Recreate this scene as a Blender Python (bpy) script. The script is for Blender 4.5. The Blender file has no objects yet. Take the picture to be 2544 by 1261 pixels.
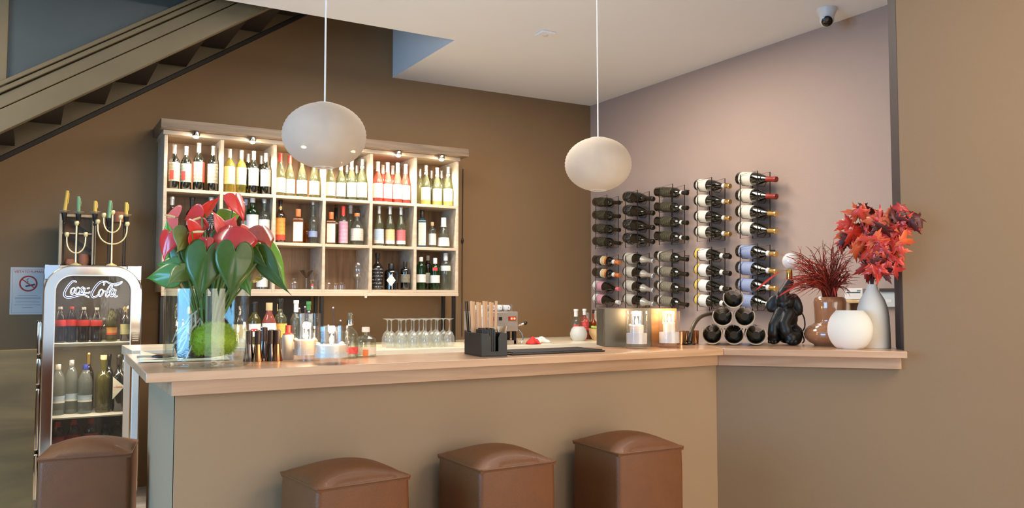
import bpy, bmesh, math, random
from mathutils import Vector, Matrix
rnd = random.Random(7)
S = bpy.context.scene
C = S.collection
# ---------------------------------------------------------------- camera
FPX, CXP, CYP = 2047.0, 1272.0, 630.5
PITCH = math.atan2(737 - 630.5, FPX)
AZ = math.radians(59.7)            # heading of the lens, from +X
ZE = 1.346                         # eye height
cam = bpy.data.cameras.new('camera'); cam.sensor_width = 36.0
cam.lens = 36.0 * FPX / 2544.0; cam.clip_start = 0.05; cam.clip_end = 60
co = bpy.data.objects.new('camera', cam); C.objects.link(co)
co.location = (0, 0, ZE)
co.rotation_euler = (math.pi / 2 + PITCH, 0, AZ - math.pi / 2)
S.camera = co
# ---------------------------------------------------------------- world, exposure
w = bpy.data.worlds.new('world'); S.world = w; w.use_nodes = True
bg = w.node_tree.nodes['Background']; bg.inputs[0].default_value = (0.62, 0.78, 1.0, 1); bg.inputs[1].default_value = 1.0
S.view_settings.view_transform = 'Standard'; S.view_settings.look = 'None'
S.view_settings.gamma = 1.0; S.view_settings.use_curve_mapping = False
S.view_settings.exposure = 0.50
cy = S.cycles
cy.use_denoising = True; cy.max_bounces = 7; cy.diffuse_bounces = 3; cy.glossy_bounces = 3; cy.use_adaptive_sampling = True; cy.adaptive_threshold = 0.05; cy.adaptive_min_samples = 16
cy.transmission_bounces = 6; cy.transparent_max_bounces = 20; cy.sample_clamp_indirect = 4.0
cy.caustics_reflective = False; cy.caustics_refractive = False
# ---------------------------------------------------------------- room lights
def area(name, loc, target, sx, sy, power, col):
    l = bpy.data.lights.new(name, 'AREA'); l.shape = 'RECTANGLE'; l.size = sx; l.size_y = sy
    l.energy = power; l.color = col
    o = bpy.data.objects.new(name, l); C.objects.link(o); o.location = loc
    d = Vector(target) - Vector(loc)
    o.rotation_euler = d.to_track_quat('-Z', 'Y').to_euler()
    return o
WARM = (1.0, 0.90, 0.78)
area('window_daylight', (-2.9, 2.0, 1.75), (0.6, 2.7, 1.0), 2.4, 1.7, 120, (0.20, 0.55, 1.0))
area('shopfront_daylight', (3.0, -3.3, 1.7), (2.0, 3.0, 1.5), 4.5, 2.2, 90, (1.0, 0.86, 0.66))
area('ceiling_lamp_dining', (3.0, 0.2, 3.15), (3.0, 0.2, 0), 1.6, 1.0, 46, (1.0, 0.86, 0.68))
area('bar_fill_light', (2.5, 4.45, 3.17), (2.5, 4.45, 0), 2.6, 0.9, 74, WARM)  # added fill over the aisle, brightens back wall and ceiling; no fixture there
area('entrance_fill_light', (-0.9, 4.5, 3.15), (-0.9, 4.5, 0), 0.8, 0.6, 26, (1.0, 0.84, 0.62))  # added fill for the left wall and fridge, not an actual lamp

# ---------------------------------------------------------------- helpers
_cp, _sp, _fx, _fy = math.cos(PITCH), math.sin(PITCH), math.cos(AZ), math.sin(AZ)
FWD = Vector((_fx * _cp, _fy * _cp, _sp)); RIGHT = Vector((_fy, -_fx, 0)); UP = Vector((-_fx * _sp, -_fy * _sp, _cp))
EYE = Vector((0, 0, ZE))
def ray(px, py): return FWD + RIGHT * ((px - CXP) / FPX) + UP * (-(py - CYP) / FPX)
def onY(px, py, Y): r = ray(px, py); return EYE + r * (Y / r.y)
def onX(px, py, X): r = ray(px, py); return EYE + r * (X / r.x)
def onZ(px, py, Z): r = ray(px, py); return EYE + r * ((Z - ZE) / r.z)
def onD(px, py, D): return EYE + ray(px, py) * D       # D metres along the lens axis
def depth(p): return (Vector(p) - EYE).dot(FWD)

def lin(c):
    c = c / 255.0
    return c / 12.92 if c <= 0.04045 else ((c + 0.055) / 1.055) ** 2.4
def rgb(t): return (lin(t[0]), lin(t[1]), lin(t[2]), 1.0)
MATS = {}
def newmat(name):
    m = bpy.data.materials.new(name); m.use_nodes = True
    nt = m.node_tree; nt.nodes.clear()
    out = nt.nodes.new('ShaderNodeOutputMaterial')
    MATS[name] = m
    return m, nt, out
def pm(name, col, rough=0.5, metal=0.0, var=0.10, scale=9.0, bump=0.0, bscale=60.0, coat=0.0, emit=None, estr=0.0, spec=0.5, trans=0.0, stretch=(1, 1, 1)):
    """Principled material with a noise-driven variation of its own colour and fine relief."""
    if name in MATS: return MATS[name]
    m, nt, out = newmat(name); N = nt.nodes.new; L = nt.links.new
    p = N('ShaderNodeBsdfPrincipled'); L(p.outputs[0], out.inputs[0])
    p.inputs['Roughness'].default_value = rough; p.inputs['Metallic'].default_value = metal
    p.inputs['Coat Weight'].default_value = coat; p.inputs['Coat Roughness'].default_value = 0.08
    p.inputs['Specular IOR Level'].default_value = spec
    tc = N('ShaderNodeTexCoord'); mp = N('ShaderNodeMapping'); mp.inputs['Scale'].default_value = stretch
    L(tc.outputs['Object'], mp.inputs[0])
    nz = N('ShaderNodeTexNoise'); nz.inputs['Scale'].default_value = scale; nz.inputs['Detail'].default_value = 4
    L(mp.outputs[0], nz.inputs['Vector'])
    mx = N('ShaderNodeMix'); mx.data_type = 'RGBA'
    c = rgb(col)
    mx.inputs[6].default_value = tuple(v * (1 - var) for v in c[:3]) + (1,)
    mx.inputs[7].default_value = tuple(min(1, v * (1 + var)) for v in c[:3]) + (1,)
    L(nz.outputs[0], mx.inputs[0]); L(mx.outputs[2], p.inputs['Base Color'])
    if bump:
        n2 = N('ShaderNodeTexNoise'); n2.inputs['Scale'].default_value = bscale; n2.inputs['Detail'].default_value = 5
        L(mp.outputs[0], n2.inputs['Vector'])
        b = N('ShaderNodeBump'); b.inputs['Strength'].default_value = bump; b.inputs['Distance'].default_value = 0.002
        L(n2.outputs[0], b.inputs['Height']); L(b.outputs[0], p.inputs['Normal'])
    if emit:
        p.inputs['Emission Color'].default_value = rgb(emit); p.inputs['Emission Strength'].default_value = estr
    if trans:
        p.inputs['Subsurface Weight'].default_value = trans; p.inputs['Subsurface Radius'].default_value = (0.02, 0.012, 0.008)
        p.inputs['Subsurface Scale'].default_value = 1.0
    return m
def wood(name, c1, c2, rough=0.4, axis='X', scale=2.2, stretch=14.0, coat=0.15, turn=0.0, crough=0.2):
    if name in MATS: return MATS[name]
    m, nt, out = newmat(name); N = nt.nodes.new; L = nt.links.new
    p = N('ShaderNodeBsdfPrincipled'); L(p.outputs[0], out.inputs[0]); p.inputs['Roughness'].default_value = rough
    p.inputs['Coat Weight'].default_value = coat; p.inputs['Coat Roughness'].default_value = crough
    tc = N('ShaderNodeTexCoord'); mp = N('ShaderNodeMapping')
    s = [stretch] * 3; s['XYZ'.index(axis)] = 1.0
    mp.inputs['Scale'].default_value = s; m0 = N('ShaderNodeMapping'); m0.inputs['Rotation'].default_value = (0, 0, turn)
    L(tc.outputs['Object'], m0.inputs[0]); L(m0.outputs[0], mp.inputs[0])
    n1 = N('ShaderNodeTexNoise'); n1.inputs['Scale'].default_value = scale; n1.inputs['Detail'].default_value = 6; n1.inputs['Distortion'].default_value = 0.6
    L(mp.outputs[0], n1.inputs['Vector'])
    r = N('ShaderNodeValToRGB'); r.color_ramp.elements[0].position = 0.3; r.color_ramp.elements[1].position = 0.7
    r.color_ramp.elements[0].color = rgb(c1); r.color_ramp.elements[1].color = rgb(c2)
    L(n1.outputs[0], r.inputs[0]); L(r.outputs[0], p.inputs['Base Color'])
    b = N('ShaderNodeBump'); b.inputs['Strength'].default_value = 0.15; b.inputs['Distance'].default_value = 0.001
    L(n1.outputs[0], b.inputs['Height']); L(b.outputs[0], p.inputs['Normal'])
    return m
def glass(name, tint=(255, 255, 255), refl=0.9, rough=0.02, body=0.0, ior=1.5):
    """Thin-walled glass: Fresnel mix of clear transmission and mirror reflection (plus a little body colour)."""
    if name in MATS: return MATS[name]
    m, nt, out = newmat(name); N = nt.nodes.new; L = nt.links.new
    t = N('ShaderNodeBsdfTransparent'); t.inputs[0].default_value = rgb(tint)
    g = N('ShaderNodeBsdfGlossy'); g.inputs['Roughness'].default_value = rough; g.inputs[0].default_value = (refl, refl, refl, 1)
    lw = N('ShaderNodeLayerWeight'); lw.inputs[0].default_value = 0.5      # facing: 0 head-on, 1 at the rim
    pw = N('ShaderNodeMath'); pw.operation = 'POWER'; pw.inputs[1].default_value = 3.0; L(lw.outputs['Facing'], pw.inputs[0])
    fr = N('ShaderNodeMath'); fr.operation = 'MULTIPLY_ADD'; fr.inputs[1].default_value = 0.40 * (ior - .5); fr.inputs[2].default_value = 0.05 * (ior - .5); L(pw.outputs[0], fr.inputs[0])
    nz = N('ShaderNodeTexNoise'); nz.inputs['Scale'].default_value = 14
    bm_ = N('ShaderNodeBump'); bm_.inputs['Strength'].default_value = 0.04; bm_.inputs['Distance'].default_value = 0.01
    L(nz.outputs[0], bm_.inputs['Height']); L(bm_.outputs[0], g.inputs['Normal'])
    a = N('ShaderNodeMixShader'); L(fr.outputs[0], a.inputs[0]); L(t.outputs[0], a.inputs[1]); L(g.outputs[0], a.inputs[2])
    if body > 0:
        d = N('ShaderNodeBsdfDiffuse'); d.inputs[0].default_value = rgb(tint)
        b = N('ShaderNodeMixShader'); b.inputs[0].default_value = body
        L(a.outputs[0], b.inputs[1]); L(d.outputs[0], b.inputs[2]); L(b.outputs[0], out.inputs[0])
    else:
        L(a.outputs[0], out.inputs[0])
    return m
def labelmat(name, base, ink, accent=None, dens=0.5):
    """Paper label with rows of printing too small to read (object z = up the label)."""
    if name in MATS: return MATS[name]
    m, nt, out = newmat(name); N = nt.nodes.new; L = nt.links.new
    p = N('ShaderNodeBsdfPrincipled'); L(p.outputs[0], out.inputs[0]); p.inputs['Roughness'].default_value = 0.6
    tc = N('ShaderNodeTexCoord'); sx = N('ShaderNodeSeparateXYZ'); L(tc.outputs['Generated'], sx.inputs[0])
    mp = N('ShaderNodeMapping'); mp.inputs['Scale'].default_value = (14, 2, 5); L(tc.outputs['Generated'], mp.inputs[0])
    nz = N('ShaderNodeTexNoise'); nz.inputs['Scale'].default_value = 2.2; nz.inputs['Detail'].default_value = 3; L(mp.outputs[0], nz.inputs['Vector'])
    r = N('ShaderNodeValToRGB'); r.color_ramp.interpolation = 'CONSTANT'
    r.color_ramp.elements[0].color = (0, 0, 0, 1); r.color_ramp.elements[1].color = (1, 1, 1, 1); r.color_ramp.elements[1].position = 0.56
    L(nz.outputs[0], r.inputs[0])
    wv = N('ShaderNodeMath'); wv.operation = 'MULTIPLY'; wv.inputs[1].default_value = 34.0; L(sx.outputs[2], wv.inputs[0])
    sn = N('ShaderNodeMath'); sn.operation = 'SINE'; L(wv.outputs[0], sn.inputs[0])
    gt = N('ShaderNodeMath'); gt.operation = 'GREATER_THAN'; gt.inputs[1].default_value = 0.35; L(sn.outputs[0], gt.inputs[0])
    mu = N('ShaderNodeMath'); mu.operation = 'MULTIPLY'; L(r.outputs[0], mu.inputs[0]); L(gt.outputs[0], mu.inputs[1])
    m2 = N('ShaderNodeMath'); m2.operation = 'MULTIPLY'; m2.inputs[1].default_value = dens; L(mu.outputs[0], m2.inputs[0])
    mx = N('ShaderNodeMix'); mx.data_type = 'RGBA'; mx.inputs[6].default_value = rgb(base); mx.inputs[7].default_value = rgb(ink)
    L(m2.outputs[0], mx.inputs[0])
    if accent:
        g2 = N('ShaderNodeMath'); g2.operation = 'LESS_THAN'; g2.inputs[1].default_value = 0.24; L(sx.outputs[2], g2.inputs[0])
        m3 = N('ShaderNodeMix'); m3.data_type = 'RGBA'; m3.inputs[7].default_value = rgb(accent)
        L(g2.outputs[0], m3.inputs[0]); L(mx.outputs[2], m3.inputs[6]); L(m3.outputs[2], p.inputs['Base Color'])
    else:
        L(mx.outputs[2], p.inputs['Base Color'])
    return m

class MB:
    """Collects shapes and links them as ONE mesh object."""
    def __init__(s): s.v = []; s.f = []
    def add(s, vs, fs):
        o = len(s.v); s.v += [tuple(v) for v in vs]; s.f += [tuple(i + o for i in f) for f in fs]; return s
    def box(s, x0, x1, y0, y1, z0, z1):
        return s.add([(x0, y0, z0), (x1, y0, z0), (x1, y1, z0), (x0, y1, z0), (x0, y0, z1), (x1, y0, z1), (x1, y1, z1), (x0, y1, z1)],
                     [(0, 3, 2, 1), (4, 5, 6, 7), (0, 1, 5, 4), (1, 2, 6, 5), (2, 3, 7, 6), (3, 0, 4, 7)])
    def obox(s, c, sx, sy, sz, rot=None):
        R = rot.to_3x3() if rot else Matrix.Identity(3); c = Vector(c)
        b = [(-1, -1, -1), (1, -1, -1), (1, 1, -1), (-1, 1, -1), (-1, -1, 1), (1, -1, 1), (1, 1, 1), (-1, 1, 1)]
        return s.add([c + R @ Vector((x * sx / 2, y * sy / 2, z * sz / 2)) for x, y, z in b],
                     [(0, 3, 2, 1), (4, 5, 6, 7), (0, 1, 5, 4), (1, 2, 6, 5), (2, 3, 7, 6), (3, 0, 4, 7)])
    def prism(s, poly, z0, z1):
        n = len(poly); a = sum(poly[i][0] * poly[(i + 1) % n][1] - poly[(i + 1) % n][0] * poly[i][1] for i in range(n))
        if a < 0: poly = poly[::-1]
        return s.add([(x, y, z0) for x, y in poly] + [(x, y, z1) for x, y in poly],
                     [tuple(range(n - 1, -1, -1)), tuple(range(n, 2 * n))] + [(i, (i + 1) % n, n + (i + 1) % n, n + i) for i in range(n)])
    def prismY(s, poly, y0, y1):      # poly in (x, z)
        n = len(poly)
        return s.add([(x, y0, z) for x, z in poly] + [(x, y1, z) for x, z in poly],
                     [tuple(range(n)), tuple(range(2 * n - 1, n - 1, -1))] + [(i, n + i, n + (i + 1) % n, (i + 1) % n) for i in range(n)])
    def lathe(s, prof, n=20, c=(0, 0, 0), a0=0.0, a1=None, M=None, sy=1.0):
        full = a1 is None; k = n if full else n + 1
        vs = []
        for r, z in prof:
            for i in range(k):
                a = a0 + (2 * math.pi if full else a1 - a0) * i / n
                v = Vector((r * math.cos(a), sy * r * math.sin(a), z)); 
                if M is not None: v = M @ v
                vs.append((v.x + c[0], v.y + c[1], v.z + c[2]))
        fs = []
        for j in range(len(prof) - 1):
            for i in range(n):
                i2 = (i + 1) % k
                fs.append((j * k + i, j * k + i2, (j + 1) * k + i2, (j + 1) * k + i))
        return s.add(vs, fs)
    def tube(s, pts, r, n=8, closed=False):
        pts = [Vector(p) for p in pts]; m = len(pts)
        rr = r if isinstance(r, (list, tuple)) else [r] * m
        T = []
        for i in range(m):
            a = pts[(i - 1) % m] if (closed or i) else pts[i]; b = pts[(i + 1) % m] if (closed or i < m - 1) else pts[i]
            t = (b - a); T.append(t.normalized() if t.length > 1e-9 else Vector((0, 0, 1)))
        ref = Vector((0, 0, 1)) if abs(T[0].z) < 0.9 else Vector((1, 0, 0))
        nrm = T[0].cross(ref).normalized(); vs = []
        for i in range(m):
            nrm = (nrm - T[i] * nrm.dot(T[i])); nrm = nrm.normalized() if nrm.length > 1e-6 else T[i].orthogonal().normalized()
            bi = T[i].cross(nrm)
            for k in range(n):
                a = 2 * math.pi * k / n
                vs.append(pts[i] + (nrm * math.cos(a) + bi * math.sin(a)) * rr[i])
        fs = []
        for i in range(m if closed else m - 1):
            j = (i + 1) % m
            for k in range(n): fs.append((i * n + k, i * n + (k + 1) % n, j * n + (k + 1) % n, j * n + k))
        if not closed: fs += [tuple(range(n - 1, -1, -1)), tuple(range((m - 1) * n, m * n))]
        return s.add(vs, fs)
    def ball(s, c, rx, ry=None, rz=None, n=14, rot=None):
        ry = ry or rx; rz = rz or rx; h = n // 2; c = Vector(c)
        vs = []; fs = []
        for j in range(h + 1):
            t = math.pi * j / h
            for i in range(n):
                a = 2 * math.pi * i / n
                v = Vector((rx * math.sin(t) * math.cos(a), ry * math.sin(t) * math.sin(a), rz * math.cos(t)))
                if rot: v = rot.to_3x3() @ v
                vs.append(c + v)
        for j in range(h):
            for i in range(n): fs.append((j * n + i, (j + 1) * n + i, (j + 1) * n + (i + 1) % n, j * n + (i + 1) % n))
        return s.add(vs, fs)
    def grid(s, fn, nu, nv):
        vs = [fn(u / nu, v / nv) for v in range(nv + 1) for u in range(nu + 1)]
        k = nu + 1
        return s.add(vs, [(v * k + u, v * k + u + 1, (v + 1) * k + u + 1, (v + 1) * k + u) for v in range(nv) for u in range(nu)])
    def mesh(s, name, m, smooth=40):
        me = bpy.data.meshes.new(name); me.from_pydata(s.v, [], s.f)
        bm = bmesh.new(); bm.from_mesh(me)
        bmesh.ops.remove_doubles(bm, verts=bm.verts, dist=1e-6)
        bad = [f for f in bm.faces if f.calc_area() < 1e-12]
        if bad: bmesh.ops.delete(bm, geom=bad, context='FACES')
        bmesh.ops.recalc_face_normals(bm, faces=bm.faces)
        bm.to_mesh(me); bm.free()
        if smooth: me.shade_smooth(); me.set_sharp_from_angle(angle=math.radians(smooth))
        me.materials.append(m); me.update()
        return me
    def build(s, name, m, parent=None, smooth=40, bevel=0.0, loc=None, mat4=None, bseg=2):
        o = link(name, s.mesh(name, m, smooth), parent)
        if bevel:
            b = o.modifiers.new('bevel', 'BEVEL'); b.width = bevel; b.segments = bseg; b.limit_method = 'ANGLE'; b.angle_limit = math.radians(40)
        if loc is not None: o.location = loc
        if mat4 is not None: o.matrix_local = mat4
        return o
def link(name, data, parent=None):
    o = bpy.data.objects.new(name, data); C.objects.link(o)
    if parent is not None: o.parent = parent
    return o
def tag(o, label, cat, group=None):
    o['label'] = label; o['category'] = cat
    if group: o['group'] = group
    return o
def thing(name, label, cat, loc=(0, 0, 0), rz=0.0, group=None, M=None):
    o = link(name, None); o.empty_display_size = 0.05
    if M is not None: o.matrix_world = M
    else: o.location = loc; o.rotation_euler = (0, 0, rz)
    return tag(o, label, cat, group)
def struct(o): o['kind'] = 'structure'; return o
def text_mesh(name, body, size, m, parent, M, extrude=0.0004, shear=0.0, align='CENTER', space=1.0):
    cu = bpy.data.curves.new(name, 'FONT'); cu.body = body; cu.size = size; cu.extrude = extrude; cu.shear = shear
    cu.align_x = align; cu.align_y = 'CENTER'; cu.space_character = space
    t = bpy.data.objects.new(name, cu); C.objects.link(t)
    bpy.context.view_layer.update()
    me = bpy.data.meshes.new_from_object(t.evaluated_get(bpy.context.evaluated_depsgraph_get()))
    bpy.data.objects.remove(t); bpy.data.curves.remove(cu)
    me.materials.clear(); me.materials.append(m)
    o = link(name, me, parent); o.matrix_local = M
    return o
ORD = ['first', 'second', 'third', 'fourth', 'fifth', 'sixth', 'seventh', 'eighth']

# ---------------------------------------------------------------- materials
M_brown = pm('brown_wall_paint', (133, 104, 71), 0.75, var=0.10, scale=1.4, bump=0.15, bscale=180)
M_pink = pm('pink_wall_paint', (177, 154, 141), 0.8, var=0.04, scale=1.2, bump=0.25, bscale=28, stretch=(1, 1, 2.6))
M_taupe = pm('taupe_paint_darkened', (130, 105, 79), 0.7, var=0.06, scale=1.6, bump=0.1, bscale=160)  # the bar's paint, darkened to offset the stronger light on the angled wall
M_bar = pm('taupe_paint_lightened', (157, 129, 99), 0.7, var=0.05, scale=1.7, bump=0.1, bscale=160)  # same paint as the taupe walls, lightened where less light arrives
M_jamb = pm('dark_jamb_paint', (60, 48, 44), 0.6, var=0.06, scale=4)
M_ceil = pm('ceiling_plaster', (243, 242, 240), 0.85, var=0.03, scale=1.0)
M_floor = wood('pale_bounce_floor', (192, 182, 168), (216, 208, 196), 0.45)  # floor is out of view; colour kept pale to bounce light onto the ceiling
M_oak = wood('oak_laminate', (188, 142, 104), (218, 174, 136), 0.34, 'X', 1.8, 16, 0.7, 0, 0.2)
M_oak45 = wood('oak_laminate_angled', (180, 138, 106), (210, 170, 138), 0.34, 'X', 1.8, 16, 0.7, math.radians(45), 0.2)
M_stairwood = pm('dark_olive_stained_wood', (98, 84, 58), 0.5, var=0.2, scale=5, bump=0.2, bscale=40)
M_stairdark = pm('dark_tread_wood', (36, 29, 22), 0.6, var=0.2)
M_shelfwood = wood('pale_shelf_board', (186, 164, 138), (214, 196, 172), 0.4, 'X', 2.0, 12)
M_shelfback = wood('brown_oak_back_panel', (128, 96, 66), (172, 134, 96), 0.45, 'Z', 2.0, 12)
M_counter = wood('cream_counter_board', (212, 196, 168), (236, 224, 200), 0.3, 'X', 1.2, 8)
M_black = pm('black_powder_coat', (26, 24, 23), 0.4, var=0.2)
M_blackwire = pm('black_wire', (40, 32, 28), 0.4, metal=0.3, var=0.15)
M_chrome = pm('polished_steel', (205, 200, 192), 0.10, metal=1.0, var=0.04)
M_steel = pm('brushed_steel', (206, 196, 184), 0.3, metal=0.7, var=0.08, scale=30, stretch=(1, 1, 12))
M_white = pm('white_plastic', (232, 228, 222), 0.35, var=0.02)
M_whitepaint = pm('white_paint', (226, 216, 200), 0.5, var=0.03)
M_ceramic = pm('white_glazed_ceramic', (240, 238, 232), 0.15, var=0.02, coat=0.3)
M_leather = pm('brown_leather', (110, 62, 25), 0.5, var=0.16, scale=16, bump=0.5, bscale=170, coat=0.03)
M_glass = glass('clear_glass')
M_bottle = pm('dark_green_bottle_glass', (16, 17, 12), 0.06, var=0.3, coat=1.0, spec=0.7)
M_bottleblk = pm('black_bottle_glass', (9, 9, 9), 0.07, var=0.3, coat=1.0, spec=0.7)
M_bottlebrn = pm('brown_bottle_glass', (44, 24, 10), 0.07, var=0.3, coat=1.0, spec=0.7)
M_bottlegrn = glass('green_bottle_glass', (60, 125, 50), body=0.10)
M_bottleclr = glass('clear_bottle_glass', (222, 226, 212), body=0.05)
M_bottlechp = glass('pale_green_bottle_glass', (196, 200, 160), body=0.10)
M_bottleylw = glass('straw_bottle_glass', (206, 196, 96), body=0.14)
M_bottleros = glass('pink_wine_glass', (240, 146, 124), body=0.22)
M_bottleblu = glass('blue_bottle_glass', (130, 196, 222), body=0.12)
M_bottleoli = glass('olive_bottle_glass', (150, 142, 70), body=0.2)
M_bottleamb = glass('amber_bottle_glass', (205, 120, 40), body=0.2)
M_gold = pm('gold_foil', (226, 190, 120), 0.25, metal=0.9, var=0.05)
M_silver = pm('silver_foil', (222, 220, 214), 0.22, metal=0.7, var=0.05, bump=0.5, bscale=140)
M_redcap = pm('dark_red_wax', (150, 44, 32), 0.35, var=0.1)
M_redfoil = pm('bright_red_foil', (214, 66, 54), 0.35, var=0.08)
M_orange = pm('orange_cap', (226, 130, 74), 0.4, var=0.06)
M_pinkcap = pm('pink_cap', (228, 120, 128), 0.4, var=0.06)
M_dkcap = pm('dark_capsule', (52, 46, 38), 0.35, metal=0.4, var=0.1)
M_cork = pm('cork_wood', (214, 182, 130), 0.7, var=0.12, scale=40)
M_greencap = pm('green_cap', (70, 130, 70), 0.4)
M_wax = pm('ivory_wax', (238, 222, 200), 0.45, var=0.04, trans=0.25)
M_flame = pm('candle_flame', (255, 214, 150), 0.5, emit=(255, 206, 140), estr=60.0)
L_white = labelmat('label_white', (236, 232, 224), (120, 110, 104), dens=0.35)
L_cream = labelmat('label_cream', (226, 220, 204), (150, 140, 128), dens=0.4)
L_whitegold = labelmat('label_white_gold', (240, 236, 226), (170, 160, 140), (232, 176, 84), dens=0.3)
L_grey = labelmat('label_grey_green', (138, 138, 122), (226, 222, 210), dens=0.8)
L_silver = labelmat('label_silver', (196, 190, 176), (120, 108, 90), dens=0.6)
L_straw = labelmat('label_straw', (214, 206, 150), (178, 150, 60), dens=0.6)
L_olive = labelmat('label_olive_black', (58, 54, 40), (168, 156, 110), dens=0.7)
L_stone = labelmat('label_stone', (122, 114, 96), (196, 188, 168), dens=0.7)
L_blue = labelmat('label_blue', (146, 158, 190), (98, 110, 150), dens=0.5)
L_yellow = labelmat('label_yellow', (232, 196, 92), (180, 90, 40), dens=0.6)
L_orange = labelmat('label_orange', (226, 160, 70), (196, 70, 40), (206, 70, 50), dens=0.7)
L_red = labelmat('label_red', (206, 62, 58), (240, 220, 210), dens=0.5)
L_pink = labelmat('label_pink', (214, 150, 166), (240, 226, 226), dens=0.6)
L_black = labelmat('label_black', (22, 20, 20), (230, 226, 218), dens=0.8)
L_sky = labelmat('label_sky', (176, 200, 220), (210, 120, 110), (226, 222, 214), dens=0.7)
L_peach = labelmat('label_peach', (230, 196, 140), (196, 130, 90), (226, 222, 214), dens=0.7)
L_rose = labelmat('label_rose', (206, 110, 110), (140, 50, 80), (226, 222, 214), dens=0.7)

# ================================================================ the room
ZC, YW, XP = 3.196, 6.45, 4.65
XL_, XR_, YR_ = -3.2, 6.6, -3.7
YO, XO = 5.27, 2.60                      # stair opening in the ceiling
ND = Vector((0.70711, 0.70711, 0)); DD = Vector((0.70711, -0.70711, 0))   # angled front: into the bar / along it
BC = Vector((2.626, 2.66, 0)); BE = Vector((3.146, 2.136, 0))               # worktop front: inner corner and end
JB = BE + ND * 0.085 + DD * 0.004         # edge of the angled wall
def xy(v): return (v.x, v.y)
struct(MB().box(XL_, XR_, YR_, YW + 0.2, -0.1, 0).build('floor', M_floor))
struct(MB().prism([(XL_, YR_), (XR_, YR_), (XR_, YW + .2), (XO, YW + .2), (XO, YO), (XL_, YO)], ZC, ZC + 0.5).build('ceiling', M_ceil))
struct(MB().box(XL_, XR_, YW, YW + 0.2, 0, 5.0).build('wall_back', M_brown))
struct(MB().box(XP, XP + 0.2, 0.95, YW, 0, ZC).build('wall_right', M_pink))
wl = MB()                                   # left wall with a wide window opening
wl.box(XL_ - .2, XL_, YR_, YW, 0, 0.85).box(XL_ - .2, XL_, YR_, YW, 2.65, 5.0)
wl.box(XL_ - .2, XL_, YR_, -0.1, 0.85, 2.65).box(XL_ - .2, XL_, 3.3, YW, 0.85, 2.65)
struct(wl.build('wall_left', M_taupe))
struct(MB().box(XL_, XR_, YR_ - .2, YR_, 0, 0.5).box(XL_, XR_, YR_ - .2, YR_, 2.9, ZC).box(XL_, -1.3, YR_ - .2, YR_, .5, 2.9).box(3.9, XR_, YR_ - .2, YR_, .5, 2.9).build('wall_front', M_taupe))
struct(MB().box(XR_, XR_ + .2, YR_, YW + .2, 0, ZC).build('wall_far_right', M_taupe))
e0, e1 = JB, JB + DD * 4.9
cw1 = Vector((BC.x + .0335, BC.y + .082, 0))
aw = MB().prism([xy(e0), xy(e1), xy(e1 + ND * 0.17), xy(e0 + ND * 0.17)], 0, ZC).prism([xy(cw1), xy(e0), xy(e0 + ND * .05), (cw1.x + .021, cw1.y + .051)], 0, 1.085)
wa = struct(aw.build('wall_angled', M_taupe))
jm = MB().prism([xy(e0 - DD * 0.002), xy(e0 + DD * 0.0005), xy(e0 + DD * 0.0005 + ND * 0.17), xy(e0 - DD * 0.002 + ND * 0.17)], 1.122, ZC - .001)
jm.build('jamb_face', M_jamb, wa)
st = MB().box(XL_, XO, YO - .12, YO, ZC + .5, 5.0).box(XO, XO + .12, YO - .12, YW, ZC + .5, 5.0).box(XL_, XO + .12, YO - .12, YW + .2, 5.0, 5.1)
struct(st.build('wall_stairwell', M_brown))

# ---------------------------------------------------------------- stairs
sl = 0.6586
def zs(x, z0): return z0 + sl * (x + 0.169)
stair = thing('staircase', 'dark stained wooden staircase climbing along the brown wall to the ceiling opening', 'staircase', (0, 0, 0))
def sbeam(name, z0, z1, y0, y1, m, x0=-2.4, x1=2.1):
    return MB().prismY([(x0, zs(x0, z0)), (x1, zs(x1, z0)), (x1, zs(x1, z1)), (x0, zs(x0, z1))], y0, y1).build(name, m, stair, bevel=0.004)
sbeam('stringer', 2.265, 2.398, 5.40, 5.46, M_stairwood)
sbeam('stringer', 2.404, 2.482, 5.405, 5.46, M_stairwood)
sbeam('handrail', 2.49, 2.522, 5.39, 5.47, M_stairwood)
sbeam('handrail', 2.528, 2.556, 5.38, 5.47, M_stairwood)
sbeam('wall_stringer', 2.262, 2.30, 6.425, 6.449, M_stairdark)
sbeam('wall_stringer', 2.300, 2.50, 6.43, 6.449, M_stairwood)
tr = MB().box(-0.30, 0, 5.462, 6.40, 0, 0.045).mesh('tread', M_stairdark, 0)
for k in range(-7, 8):
    o = link('tread', tr, stair); o.location = (0.153 + 0.2665 * k, 0, 2.525 + 0.172 * k)
win = thing('window_1', 'tall dark glazed panel above the stair handrail', 'window'); win['kind'] = 'structure'; del win['category']
def pz(px, py, Y=5.44): p = onY(px, py, Y); return (p.x, p.z)
xa, xb = pz(20, 100)[0], 1.0
pn = MB().prismY([(xa, zs(xa, 2.556)), (xb, zs(xb, 2.556)), (xb, 3.6), (xa, 3.6)], 5.43, 5.445)
M_slate = pm('dark_slate_glass', (62, 68, 66), 0.12, var=0.22, scale=2.2, coat=0.6)
pn.build('pane', M_slate, win)
MB().box(xa - .045, xa, 5.40, 5.46, zs(xa, 2.50), 3.6).build('mullion', M_stairwood, win, bevel=.003)
MB().prismY([(-2.2, zs(-2.2, 2.556)), (xa - .045, zs(xa - .045, 2.556)), (xa - .045, 3.6), (-2.2, 3.6)], 5.43, 5.445).build('pane', M_slate, win)

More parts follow.
